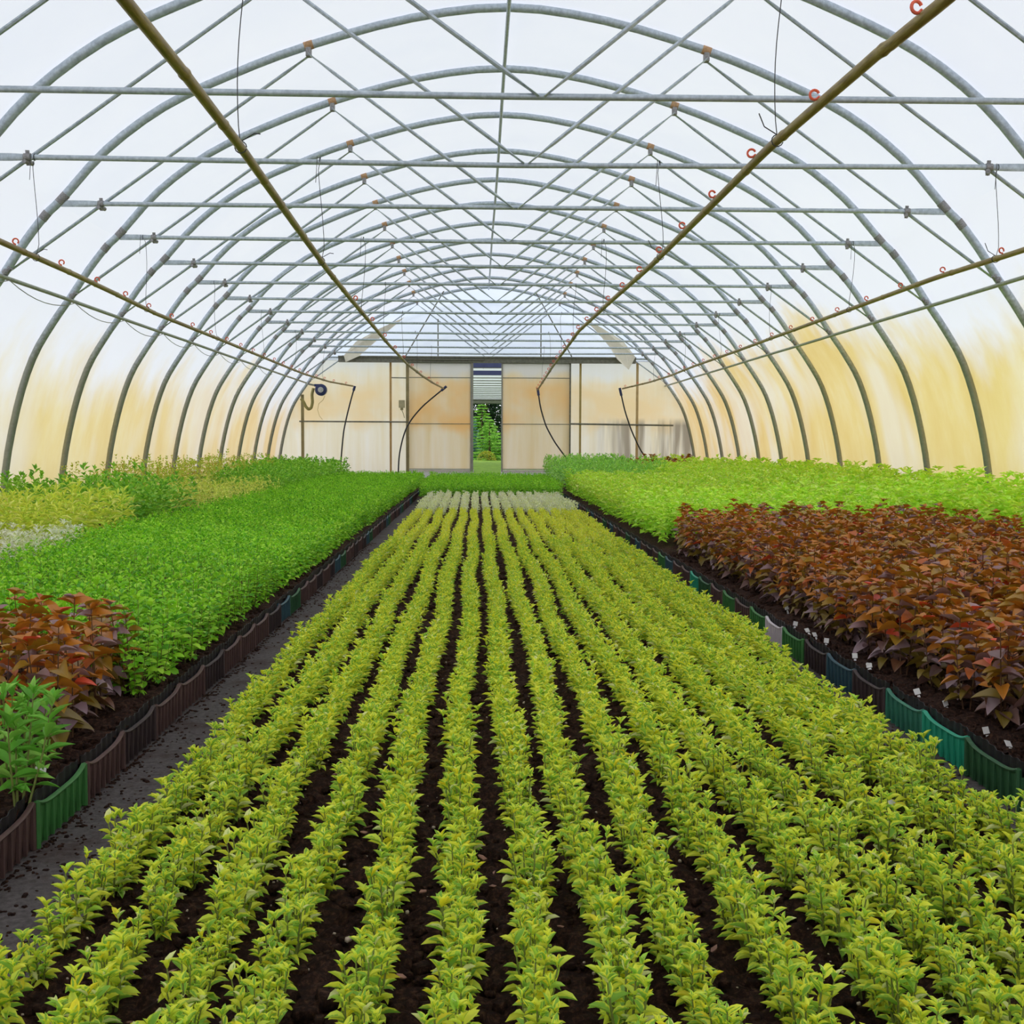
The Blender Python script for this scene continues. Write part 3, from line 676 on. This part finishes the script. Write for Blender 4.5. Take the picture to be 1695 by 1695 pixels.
class Kind:
    def __init__(s, key, nproto, seed, stem_mat, stem_r=.0016):
        s.key = key; r = np.random.default_rng(seed); s.mat = SP[key]['mat']; s.lods = {0: [], 1: [], 2: []}; s.me = {}
        for i in range(nproto):
            for lod in (0, 1, 2):
                rr = np.random.default_rng(seed * 100 + i); s.lods[lod].append(grow(key, rr, lod))
        s.stem_me = []
        for (a, st) in s.lods[0]:
            m = MB()
            for p in st: m.tube(p, [stem_r * 1.3, stem_r, stem_r * .6], 5, cap=False)
            me = bpy.data.meshes.new(key + '_stem'); me.from_pydata(m.V, [], m.F); me.update(); me.materials.append(stem_mat); s.stem_me.append(me)
    def mesh(s, i, lod):
        if (i, lod) not in s.me:
            (V, Q, UV, C), st = s.lods[lod][i]; s.me[(i, lod)] = tint_mesh(s.key + '_foliage', V, Q, C, UV, s.mat)
        return s.me[(i, lod)]
    def place(s, name, P, label, cat, group, lod, stem=True, sc=1.0, i=None):
        i = int(rng.integers(len(s.stem_me))) if i is None else i
        o = bpy.data.objects.new(name, s.mesh(i, lod)); COL.objects.link(o); o.location = P
        o.rotation_euler = (rng.uniform(-.06, .06), rng.uniform(-.06, .06), rng.uniform(0, 6.28)); k = sc * rng.uniform(.82, 1.18); o.scale = (k, k, k * rng.uniform(.92, 1.1))
        tag(o, label, cat, group)
        if stem:
            c = bpy.data.objects.new('stem', s.stem_me[i]); COL.objects.link(c); c.parent = o
        return o
    def mass(s, name, PTS, label, cat, lodfn, scfn=lambda x, y: 1.0, bright=(.92, 1.12)):
        """everything beyond the individuals, as one object"""
        Vs = []; Qs = []; Us = []; Cs = []; k = 0
        for (x, y, z) in PTS:
            i = int(rng.integers(len(s.stem_me))); lod = lodfn(y); (V, Q, UV, C), st = s.lods[lod][i]
            a = rng.uniform(0, 6.28); c, sn = math.cos(a), math.sin(a); g = scfn(x, y) * rng.uniform(.88, 1.12)
            R = np.array([[c, sn, 0], [-sn, c, 0], [0, 0, rng.uniform(.92, 1.1)]]) * g
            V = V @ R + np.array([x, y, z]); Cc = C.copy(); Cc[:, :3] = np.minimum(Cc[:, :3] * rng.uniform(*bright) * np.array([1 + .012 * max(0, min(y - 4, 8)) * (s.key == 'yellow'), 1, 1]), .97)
            Vs.append(V); Qs.append(Q + k); Us.append(UV); Cs.append(Cc); k += len(V)
        me = tint_mesh(name, np.vstack(Vs), np.vstack(Qs), np.vstack(Cs), np.vstack(Us), s.mat)
        o = bpy.data.objects.new(name, me); COL.objects.link(o); tag(o, label, cat, None, 'stuff'); return o

def inframe(x, y, z, mx=10):
    if y < .5: return False
    a, c = to_px(x, y, z); return -mx < a < 1695 + mx and -40 < c < 1695 + 25
# ------------------------------------------------------------------ soil beds
def soil(name, x0, x1, y0, y1, z, label, res=.016, slope_l=0, slope_r=0, rough=.006):
    nx = max(8, int((x1 - x0) / res / 1.3)); ys = [y0]; d = res
    while ys[-1] < y1: ys.append(ys[-1] + res * max(1, ys[-1] / 3.2))
    ys = np.array(ys); ys[-1] = y1; xs = np.linspace(x0, x1, nx); X, Y = np.meshgrid(xs, ys)
    Z = z + rng.normal(0, rough, X.shape) + .006 * np.sin(X * 31 + np.sin(Y * 7)) * np.sin(Y * 23 + 2 * np.sin(X * 5))
    if slope_l: Z = np.minimum(Z, np.interp(X, [x0, x0 + slope_l], [-.01, z + .03]))
    if slope_r: Z = np.minimum(Z, np.interp(X, [x1 - slope_r, x1], [z + .03, -.01]))
    Z[-1] = -.01
    Xj = X + rng.normal(0, res * .2, X.shape); V = np.stack([Xj, Y, Z], -1).reshape(-1, 3)
    j, i = np.meshgrid(range(len(ys) - 1), range(nx - 1), indexing='ij'); a = j * nx + i
    Q = np.stack([a, a + 1, a + nx + 1, a + nx], -1).reshape(-1, 4)
    me = tint_mesh(name, V, Q, np.ones((len(V), 4)), None, SOIL); o = bpy.data.objects.new(name, me); COL.objects.link(o)
    return tag(o, label, 'soil', None, 'stuff')
soil('potting_soil', -.69, 1.09, .5, 15.7, .088, 'dark crumbly peat soil between the yellow-green plant rows of the middle bed', .013, .07, .07)
soil('potting_soil', -4.3, -.935, 1.4, 25.2, .094, 'dark peat soil filling the crates of the left bed', .022)
soil('potting_soil', 1.276, 4.78, 1.8, 25.2, .094, 'dark peat soil filling the crates of the right bed', .022)
soil('potting_soil', -.84, 1.2, 16.1, 21.3, .094, 'dark peat soil under the far green bed before the sliding doors', .05)

# ------------------------------------------------------------------ crates along both bed edges
CM = {'brown': plain('brown_crate', (92, 68, 62), .6, vary=.2, scale=14), 'dark brown': plain('dark_brown_crate', (66, 52, 50), .6, vary=.2, scale=14),
      'green': plain('green_crate', (66, 122, 60), .55, vary=.15, scale=14), 'dark green': plain('dark_green_crate', (50, 92, 56), .55, vary=.15, scale=14),
      'bright teal': plain('teal_crate', (44, 158, 124), .5, vary=.1, scale=14), 'dull teal': plain('dull_teal_crate', (60, 124, 100), .5, vary=.15, scale=14),
      'blue-grey': plain('blue_crate', (58, 88, 96), .55, vary=.15, scale=14), 'white': plain('white_crate', (206, 194, 196), .6, vary=.06, scale=14)}
LINER = plain('black_liner', (34, 31, 33), .45, spec=.5, vary=.3, scale=30)
def crate_meshes(seed, depth=.28):
    """local frame: outer face at x=0, body towards +x, length .29 along y centred"""
    r = random.Random(seed); Lh = .146; m = MB(); N = 14
    top = lambda t: .084 + .016 * abs(2 * t - 1) ** 4
    for (x0, x1, hf) in ((0, .006, 1.0), (depth - .006, depth, .8)):
        V = []
        for i in range(N + 1):
            t = i / N; y = -Lh + 2 * Lh * t; h = top(t) * hf
            V += [(x0 + .006 * (1 - 0), y, 0), (x1 + .006, y, 0), (x1, y, h), (x0, y, h)]
        Fc = []
        for i in range(N):
            a = i * 4
            for k in range(4): Fc.append((a + k, a + (k + 1) % 4, a + 4 + (k + 1) % 4, a + 4 + k))
        Fc += [(0, 3, 2, 1), (4 * N, 4 * N + 1, 4 * N + 2, 4 * N + 3)]; m.add(V, Fc)
    for s in (-1, 1): m.box(.004, depth, s * Lh - .003, s * Lh + .003, 0, .078)
    m.box(.005, depth, -Lh, Lh, .0, .004)
    for i in range(8):                                    # ribs
        y = -Lh + .004 + (2 * Lh - .008) * i / 7
        t = (y + Lh) / (2 * Lh); m.box(-.004, .004, y - .0028, y + .0028, 0.002, top(t) - .006)
    m.tube([(-.001, -Lh + 2 * Lh * i / N, top(i / N) - .002) for i in range(N + 1)], .0045, 6)   # rolled rim
    m.tube([(-.001, -Lh, 0), (-.001, -Lh, .098)], .006, 6); m.tube([(-.001, Lh, 0), (-.001, Lh, .098)], .006, 6)
    lm = MB(); V = []; n = 40; ph = r.uniform(0, 6)
    for i in range(n + 1):
        t = i / n; y = -Lh + 2 * Lh * t; saw = abs(((t * 7) % 1) - .5) * 2
        h = .108 + .004 * math.sin(t * 9 + ph) + .003 * saw; x = .011 + .0035 * saw
        V += [(x, y, .02), (x + .002, y, .02), (x + .002, y, h), (x, y, h)]
    Fc = []
    for i in range(n):
        a = i * 4
        for k in range(4): Fc.append((a + k, a + (k + 1) % 4, a + 4 + (k + 1) % 4, a + 4 + k))
    lm.add(V, Fc)
    return m, lm
CP = []
for sd in range(3):
    m, lm = crate_meshes(sd); a = bpy.data.meshes.new('crate_body'); a.from_pydata(m.V, [], m.F); a.update()
    l_ = bpy.data.meshes.new('crate_liner'); l_.from_pydata(lm.V, [], lm.F); l_.update(); l_.materials.append(LINER); CP.append((a, l_))
BM = {}
def crate(side, k, y, colour):
    key = (k % 3, colour)
    if key not in BM: me = CP[k % 3][0].copy(); me.materials.clear(); me.materials.append(CM[colour]); BM[key] = me
    o = bpy.data.objects.new('plastic_crate', BM[key]); COL.objects.link(o)
    x = -.919 if side == 'left' else 1.26
    o.location = (x + rng.uniform(-.004, .004), y, .001); o.rotation_euler = (0, 0, (math.pi if side == 'left' else 0) + rng.uniform(-.02, .02))
    c = bpy.data.objects.new('liner', CP[k % 3][1]); COL.objects.link(c); c.parent = o; c['label'] = 'black pleated liner'
    tag(o, '%s ribbed plastic crate edging the %s bed, %s from the front' % (colour, side, ordn(k)), 'crate', 'crates edging the %s bed' % side)
RC = ['dark green', 'bright teal', 'dull teal', 'dark brown', 'blue-grey', 'dark brown', 'green', 'white', 'green', 'brown', 'green', 'brown', 'dark green', 'bright teal', 'brown', 'brown', 'blue-grey', 'green', 'brown']
LC = ['brown', 'green', 'brown', 'dark brown', 'brown', 'brown', 'dark brown', 'brown', 'brown', 'brown', 'dark brown']
for k in range(54):
    c = RC[k] if k < len(RC) else ['brown', 'dark brown', 'brown', 'blue-grey', 'dark brown', 'dark green'][(k * 7) % 6]
    crate('right', k + 1, 2.80 + .302 * k, c)
for k in range(54):
    c = LC[k] if k < len(LC) else ['brown', 'dark brown', 'brown', 'brown', 'dark green', 'dark brown', 'blue-grey'][(k * 5) % 7]
    crate('left', k + 1, 2.29 + .302 * k, c)

# ------------------------------------------------------------------ plants
KY = Kind('yellow', 14, 1, STEM_G); KC = Kind('cream', 8, 2, STEM_G); KG = Kind('green', 12, 3, plain('olive_stem', (112, 110, 56), .6), .0010)
KR = Kind('copper', 14, 4, STEM_R, .002); KL = Kind('lime', 12, 5, STEM_R, .002); KB = Kind('glossy', 8, 6, STEM_G, .002)
KF = Kind('fern', 6, 7, STEM_G); KW = Kind('white', 6, 8, STEM_G); KM = Kind('mid', 8, 9, STEM_G); KO = Kind('gold', 6, 10, STEM_G)
KV = Kind('olive', 6, 11, STEM_G); KE = Kind('bluegreen', 6, 12, STEM_G)

def lattice(x0, x1, y0, y1, sx, sy, jit=.3):
    """rows parallel to the beds: (row, x, y)"""
    out = []; nx = int(round((x1 - x0) / sx))
    for i in range(nx + 1):
        x = x0 + i * sx; y = y0 + rng.uniform(0, sy)
        while y < y1:
            out.append((i, x + rng.uniform(-jit, jit) * sx, y + rng.uniform(-jit, jit) * sy)); y += sy
    return out
def populate(K, L, z, name, what, rowtxt, cat, group, massname, masslabel, stemlim=6, lodd=(4.2, 9), sc=lambda x, y: 1.0, limit=300, fronttxt='from the front', hidden=True, vis_h=.1):
    """nearest ones in view as individuals, the rest as one object"""
    vis = [p for p in L if inframe(p[1], p[2], z + vis_h)]
    vis.sort(key=lambda p: p[2]); ind = vis[:limit]; ids = set(map(id, ind)); cnt = {}
    lodf = lambda y: 0 if y < lodd[0] else (1 if y < lodd[1] else 2)
    for p in ind:
        cnt[p[0]] = cnt.get(p[0], 0) + 1
        K.place(name, (p[1], p[2], z), '%s, %s, %s %s' % (what, rowtxt(p[0]), ordn(cnt[p[0]]), fronttxt), cat, group, lodf(p[2]), stem=p[2] < stemlim, sc=sc(p[1], p[2]))
    rest = [(p[1], p[2], z) for p in L if id(p) not in ids]
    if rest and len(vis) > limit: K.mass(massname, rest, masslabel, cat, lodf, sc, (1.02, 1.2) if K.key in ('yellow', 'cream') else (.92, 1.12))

# middle bed: fifteen rows of yellow-green plugs
SPX = .1145
Ly = []; Lc = []
for k in range(15):
    x0 = -.038 + SPX * (k - 5); wv = rng.uniform(0, 6)
    y = 1.0 + rng.uniform(0, .06)
    while y < 12.1:
        Ly.append((k, x0 + .0012 * (y - 2.5) + .010 * math.sin(y * 2.1 + wv) + rng.normal(0, .008), y)); y += .064 * rng.uniform(.8, 1.2) + (.03 if rng.uniform() < .06 else 0)
    while y < 15.5:
        Lc.append((k, x0 + .012 + rng.normal(0, .008), y)); y += .075 * rng.uniform(.85, 1.15)
populate(KY, Ly, .088, 'variegated_shrub', 'yellow-edged small evergreen plug', lambda r: '%s row from the left path' % ordn(r + 1), 'plant', 'yellow-green plugs of the middle bed',
         'variegated_shrub_rows', 'mass of yellow-green variegated plugs running back in rows along the middle bed', 3.6, (4.5, 8.5))
populate(KC, Lc, .088, 'cream_variegated_shrub', 'cream-edged far plug', lambda r: '%s row from the left' % ordn(r + 1), 'plant', 'cream-edged plugs of the middle bed',
         'cream_shrub_rows', 'mass of cream-edged plugs at the far end of the middle bed', 0, (4, 9), sc=lambda x, y: 1.32)
# left bed
Lg = lattice(-2.42, -1.01, 3.45, 21.8, .088, .088)
Lg = [p for p in Lg if not (p[2] < 3.72 and p[1] < -1.10)]
populate(KG, Lg, .094, 'green_shrub', 'small round-leaved green shrub', lambda r: '%s row in from the left aisle' % ordn(17 - r), 'plant', 'round-leaved green shrubs of the left bed',
         'green_shrub_bed', 'dense mass of round-leaved green shrubs covering the left bed to the end wall', 6.5, (4.6, 8))
nrow = [0]
Lr = lattice(-1.86, -1.06, 2.80, 3.62, .115, .115)
populate(KR, Lr, .094, 'copper_leaved_shrub', 'left-hand copper-leaved shrub', lambda r: '%s row in from the aisle' % ordn(8 - r), 'plant', 'copper-leaved shrubs at the lower left',
         'x', 'x', 9, (5, 9), sc=lambda x, y: .92, vis_h=.2)
Lb = lattice(-1.7, -1.03, 1.95, 2.68, .12, .12)
populate(KB, Lb, .094, 'glossy_green_shrub', 'glossy long-leaved green shrub at lower left', lambda r: '%s row in' % ordn(7 - r), 'plant', 'glossy long-leaved shrubs at the lower left',
         'x', 'x', 9, (5, 9), vis_h=.15)
def block(K, x0, x1, y0, y1, s, name, what, group, z=.094, sc=lambda x, y: 1.0, limit=300, mass=('x', 'x'), flt=None):
    L = lattice(x0, x1, y0, y1, s, s)
    if flt: L = [p for p in L if flt(p[1], p[2])]
    nr = int(round((x1 - x0) / s)) + 1
    populate(K, L, z, name, what, (lambda r: '%s row in from the green bed' % ordn(nr - r)) if x0 < 0 else (lambda r: '%s row in from the aisle' % ordn(r + 1)), 'plant', group, mass[0], mass[1], 0, (4, 9), sc, limit, vis_h=.25)
block(KW, -3.3, -2.42, 5.3, 7.2, .13, 'cream_leaved_plant', 'low cream-white leaved plant', 'cream-white plants at the left edge')
block(KF, -4.02, -2.6, 7.3, 9.1, .19, 'golden_feathery_shrub', 'feathery yellow-green shrub', 'feathery yellow-green shrubs along the left wall', sc=lambda x, y: 1.15)
block(KM, -4.02, -2.6, 9.2, 11.0, .19, 'leafy_green_shrub', 'tall leafy green shrub', 'leafy green shrubs along the left wall', sc=lambda x, y: 1.2)
KM.place('tall_green_shoot', (-3.66, 11.5, .094), 'tall green shoot standing above the shrubs against the left film wall', 'plant', None, 1, True, 1.9)
KM.place('tall_green_shoot', (-3.86, 11.3, .094), 'shorter green shoot beside the tall one against the left film wall', 'plant', None, 1, True, 1.6)
block(KO, -3.45, -2.55, 11.1, 14.6, .19, 'golden_shrub', 'pale golden-green shrub', 'golden shrubs along the left wall', sc=lambda x, y: 1.1)
block(KV, -4.05, -3.4, 11.7, 20.0, .21, 'olive_shrub', 'orange-tipped olive shrub', 'olive shrubs with orange tips', sc=lambda x, y: 1.25)
block(KM, -3.35, -2.5, 14.8, 22.8, .2, 'far_leafy_shrub', 'far left leafy green shrub', 'leafy green shrubs at the far left', sc=lambda x, y: 1.15)
block(KM, -4.05, -3.5, 20.2, 24.8, .2, 'far_leafy_shrub', 'leafy corner shrub', 'leafy green shrubs in the far left corner', sc=lambda x, y: 1.15)
# far middle bed
Lfm = lattice(-.76, 1.14, 16.2, 21.2, .095, .1)
KG.mass('far_green_shrub_bed', [(p[1], p[2], .094) for p in Lfm], 'dense dull-green shrub bed between the cream-edged rows and the sliding doors', 'plant', lambda y: 2, lambda x, y: 1.0)
# right bed
Lr = lattice(1.42, 3.3, 1.9, 8.3, .118, .118)
populate(KR, Lr, .094, 'copper_leaved_shrub', 'right-hand copper-leaved shrub', lambda r: '%s row in from the crates' % ordn(r + 1), 'plant', 'copper-leaved shrubs of the right bed',
         'copper_shrub_bed', 'mass of copper and purple leaved shrubs filling the right bed', 6, (4.5, 9), vis_h=.25)
lsc = lambda x, y: 1.0 + .45 * min(1, max(0, (x - 2.2) / 2.2))
Ll = lattice(1.35, 4.42, 8.45, 17.4, .145, .145) + [(p[0] + 13, p[1], p[2]) for p in lattice(3.42, 4.42, 5.5, 8.3, .145, .145)] + [(p[0] + 9, p[1], p[2]) for p in lattice(2.75, 4.42, 17.5, 21.3, .16, .16)]
Ll += [(p[0] + 10, p[1], p[2]) for p in lattice(2.75, 4.42, 22.9, 24.9, .16, .16)]
populate(KL, Ll, .094, 'lime_leaved_shrub', 'bright lime-green leafy shrub', lambda r: '%s row in from the crates' % ordn(r + 1), 'plant', 'lime-green shrubs of the right bed',
         'lime_shrub_bed', 'mass of bright lime-green shrubs filling the right bed toward the end wall', 0, (5, 10.5), lsc, vis_h=.25)
block(KE, 1.38, 2.65, 17.0, 23.5, .19, 'dull_green_shrub', 'dull green far shrub', 'dull green shrubs at the far right', sc=lambda x, y: 1.3)
block(KR, 2.9, 4.1, 21.4, 22.8, .17, 'copper_leaved_shrub', 'far copper-leaved shrub', 'copper-leaved shrubs near the end wall', sc=lambda x, y: 1.45)
print('plants done')

# ------------------------------------------------------------------ small things on the soil
BARK = plain('bark_chip', (150, 108, 92), .8, vary=.35, scale=50)
CHIPS = []
for i in range(4):
    r = np.random.default_rng(50 + i); m = MB(); n = 9; a = np.sort(r.uniform(0, 6.28, n)); R = r.uniform(.7, 1.1, n)
    V = [(R[j] * math.cos(a[j]), .42 * R[j] * math.sin(a[j]), 0.12 + r.uniform(-.05, .05)) for j in range(n)] + [(R[j] * .9 * math.cos(a[j]), .36 * R[j] * math.sin(a[j]), -.1) for j in range(n)]
    m.add(V, [tuple(range(n)), tuple(range(n, 2 * n))[::-1]] + [(j, (j + 1) % n, n + (j + 1) % n, n + j)[::-1] for j in range(n)])
    me = bpy.data.meshes.new('bark_chip'); me.from_pydata(m.V, [], m.F); me.update(); me.materials.append(BARK); CHIPS.append(me)
gapc = {}
for k in range(70):
    g = int(rng.integers(0, 14)); y = rng.uniform(1.35, 3.4); x = -.038 + SPX * (g - 4.5) + rng.normal(0, .008)
    if not inframe(x, y, .09, -10): continue
    gapc.setdefault(g, []).append((y, x))
for g, L in gapc.items():
    for j, (y, x) in enumerate(sorted(L)):
        o = bpy.data.objects.new('bark_chip', CHIPS[(g + j) % 4]); COL.objects.link(o); o.location = (x, y, .101); s = rng.uniform(.006, .014); o.scale = (s, s, s)
        o.rotation_euler = (rng.uniform(-.3, .3), rng.uniform(-.3, .3), rng.uniform(0, 3.1))
        tag(o, 'reddish bark chip on soil between rows %d and %d, %s from the bottom' % (g + 1, g + 2, ordn(j + 1)), 'bark chip', 'bark chips between the rows')
# scattered litter nobody could count: peat clods, twigs and perlite grains
def litter(name, N, region, zf, label, mat, size, flat=.5):
    V = []; Q = []; C = []; base = np.array([(-1, -1, -1), (1, -1, -1), (1, 1, -1), (-1, 1, -1), (-.8, -.7, 1), (.7, -.8, 1), (.8, .8, 1), (-.8, .7, 1)], float)
    fq = np.array([(0, 3, 2, 1), (4, 5, 6, 7), (0, 1, 5, 4), (1, 2, 6, 5), (2, 3, 7, 6), (3, 0, 4, 7)])
    for i in range(N):
        x, y = region(); s = rng.uniform(*size) * (1 + rng.uniform(0, 1) ** 4); a = rng.uniform(0, 6.28); c, sn = math.cos(a), math.sin(a)
        b_ = base * [s * rng.uniform(.8, 2.0), s, s * flat] + rng.normal(0, s * .12, (8, 3)); b_ = b_ @ np.array([[c, sn, 0], [-sn, c, 0], [0, 0, 1]])
        V.append(b_ + [x, y, zf(x) + s * flat * .6]); Q.append(fq + 8 * i)
    V = np.vstack(V); me = tint_mesh(name, V, np.vstack(Q), np.ones((len(V), 4)), None, mat); o = bpy.data.objects.new(name, me); COL.objects.link(o); tag(o, label, 'litter', None, 'stuff')
ydist = lambda a, b_: a + (b_ - a) * rng.uniform(0, 1) ** 1.7
litter('peat_clods', 5200, lambda: (rng.uniform(-.62, 1.02), ydist(1.1, 9)), lambda x: .09, 'loose peat clods scattered over the soil of the middle bed', SOIL, (.0025, .007), .7)
litter('perlite_grains', 900, lambda: (rng.uniform(-.62, 1.02), ydist(1.1, 6)), lambda x: .094, 'pale perlite grains dotted over the dark soil', plain('perlite', (190, 170, 150), .8), (.0008, .0018), .8)
litter('path_litter', 2000, lambda: (-.91 + .22 * rng.uniform(0, 1) ** 3.5, ydist(1.6, 10)), lambda x: .0, 'brown peat crumbs along the foot of the left crates', SOIL, (.0009, .0034), .5)
litter('path_litter', 1300, lambda: (1.10 + rng.uniform(0, .15), ydist(1.8, 10)), lambda x: .0, 'brown peat crumbs along the foot of the right crates', SOIL, (.0009, .0034), .5)
litter('peat_clods', 1700, lambda: (rng.uniform(1.29, 1.62), ydist(2.4, 8)), lambda x: .094, 'loose brown clods on the soil strip inside the right crates', SOIL, (.003, .007), .7)
litter('peat_clods', 1500, lambda: (-rng.uniform(.95, 1.3), ydist(2.0, 8)), lambda x: .094, 'loose brown clods on the soil strip inside the left crates', SOIL, (.003, .007), .7)
# small white plant labels pushed into the soil
WHITE = plain('white_label', (226, 222, 216), .5, vary=.05)
def pl(px, py, z=.115):                               # where a label at this picture spot stands on the bed
    d = np.array([(px - 847.5) / F, -(py - 847.5) / F, 1.0]); g = CR.T @ d; t = (z - HC) / g[1]; return g[0] * t, g[2] * t
tags = [(1669, 1229), (1632, 1207), (1565, 1162), (1518, 1143), (1368, 1059), (1348, 1049), (1415, 1084), (1433, 1100), (1311, 1031), (1323, 1042), (1414, 1100), (1302, 1005)]
tags.sort(key=lambda q: -q[1])
for i, (px, py) in enumerate(tags):
    x, y = pl(px, py); m = MB(); m.box(-.009, .009, -.0008, .0008, -.009, .009); m.box(-.004, .004, -.0008, .0008, -.03, -.012)
    o = m.build('plant_label', WHITE, smooth=False); o.location = (max(x, 1.31), y, .112); o.rotation_euler = (rng.uniform(-.9, -.2), rng.uniform(-.3, .3), rng.uniform(-.5, .5))
    tag(o, 'small white plastic plant label beside the copper shrubs, %s from the front' % ordn(i + 1), 'plant label', 'white plant labels')
for i, (px, py) in enumerate([(67, 1270), (1475, 1325), (600, 1200)][:2]):
    x, y = pl(px, py); m = MB(); m.box(-.012, .012, -.0008, .0008, -.008, .010)
    o = m.build('plant_label', WHITE, smooth=False); o.location = (x, y, .108); o.rotation_euler = (-.9, .1, .3)
    tag(o, ['small white plant label on the soil by the glossy shrubs at lower left', 'small white plant label among the yellow-green plugs at lower right'][i], 'plant label', 'white plant labels')

# ------------------------------------------------------------------ conifers beyond the opening
def conifer(x, y, h, wd_, cols, label, name='spruce_tree', seed=0, dens=1.0):
    r = np.random.default_rng(seed); pos = []; dr = []; LL = []
    tiers = int(h / .16)
    for i in range(tiers):
        t = i / tiers; z = .12 + h * t * .96; R = wd_ * (1 - t) ** .85 + .05
        nb = max(5, int(13 * (1 - t) + 5))
        for k in range(nb):
            a = r.uniform(0, 6.28); rr = R * r.uniform(.75, 1.1)
            for q in np.linspace(.15, 1, max(3, int(9 * dens))):
                for e in (-.5, 0, .5):
                    pos.append((math.cos(a) * rr * q, math.sin(a) * rr * q, z - .22 * rr * q + .12 * rr * q * q + r.uniform(-.04, .04))); b_ = a + e + r.uniform(-.2, .2)
                    dr.append((math.cos(b_), math.sin(b_), r.uniform(-.15, .25))); LL.append(.20 * (1 - .5 * t) * r.uniform(.7, 1.2) * (wd_ ** .5))
    pos = np.array(pos); N = len(pos); LL = np.array(LL); col = pick(cols, N, r) * r.uniform(.8, 1.15, (N, 1))
    V, Q, UV, C = leaves(template('lance', 1, .2, .1), pos, np.array(dr), LL, LL * .42, r.uniform(-.6, .6, N), np.concatenate([col, np.ones((N, 1))], 1))
    o = bpy.data.objects.new(name, tint_mesh(name, V, Q, C, UV, LEAF)); COL.objects.link(o); o.location = (x, y, -.02); tag(o, label, 'tree')
    m = MB(); m.tube([(0, 0, 0), (0, 0, h * .9)], [.05 + wd_ * .03, .01], 8); m.build('trunk', plain('bark_' + name, (86, 66, 50), .9), o)
G1 = [(C3(160, 214, 88), .5), (C3(128, 188, 76), .4), (C3(190, 230, 112), .2)]
conifer(.62, 60.5, 2.15, 1.0, G1, 'bright green young spruce standing on the lawn beyond the open door', seed=1)
conifer(.25, 66, 3.3, 1.2, G1, 'taller light green spruce just behind the bright young one', seed=2)
conifer(-.35, 62.5, 2.3, .9, [(C3(130, 172, 168), .5), (C3(112, 160, 122), .4)], 'blue-grey spruce at the left side of the door opening', seed=3)
for i, (x, y, h, lab) in enumerate([(3.2, 72, 5.2, 'right'), (-2.6, 73, 5.5, 'left'), (.6, 79, 6.0, 'middle')]):
    conifer(x, y, h, 2.4, [(C3(52, 84, 44), .6), (C3(40, 66, 44), .4)], 'tall dark conifer far beyond the door opening, %s one of three' % lab, 'dark_conifer', 20 + i, 1.2)
hr = np.random.default_rng(77); N = 9000; hp = np.stack([hr.uniform(-7, 8, N), hr.uniform(-.8, .8, N), hr.uniform(0, 4.6, N)], 1); hd = hr.normal(0, 1, (N, 3)); hl = hr.uniform(.2, .4, N)
V, Q, UV, C = leaves(template('oval', 2), hp, hd, hl, hl * .6, hr.uniform(-1, 1, N), np.concatenate([pick([(C3(58, 88, 50), .6), (C3(44, 66, 46), .4)], N, hr), np.ones((N, 1))], 1))
o = bpy.data.objects.new('dark_hedge', tint_mesh('dark_hedge', V, Q, C, UV, LEAF)); COL.objects.link(o); o.location = (0, 84, 0); tag(o, 'tall dark hedge closing the view behind the conifers beyond the door', 'hedge', None, 'stuff')
b = MB(); b.box(-6, 7, YW + .3, 30.8, -.05, .03); struct(b.build('bounce_slab', plain('pale_bounce', (206, 204, 198), .9), smooth=False))  # unseen pale slab, added to bounce skylight up onto the end wall
m = MB(); V = []
r = np.random.default_rng(5); N = 500; a = r.uniform(0, 6.28, N); e = r.uniform(0, 1.4, N)
pos = np.stack([.42 * np.cos(a) * np.cos(e), .42 * np.sin(a) * np.cos(e), .38 * np.sin(e)], 1); dd = pos + r.normal(0, .15, (N, 3)); LL = r.uniform(.06, .12, N)
V, Q, UV, C = leaves(template('lance', 2), pos, dd, LL, LL * .5, r.uniform(-.5, .5, N), np.concatenate([pick([(C3(190, 186, 66), .6), (C3(160, 176, 60), .4)], N, r), np.ones((N, 1))], 1))
o = bpy.data.objects.new('golden_bush', tint_mesh('golden_bush', V, Q, C, UV, LEAF)); COL.objects.link(o); o.location = (.45, 58.6, 0); tag(o, 'low golden bush at the foot of the spruces beyond the door', 'shrub')
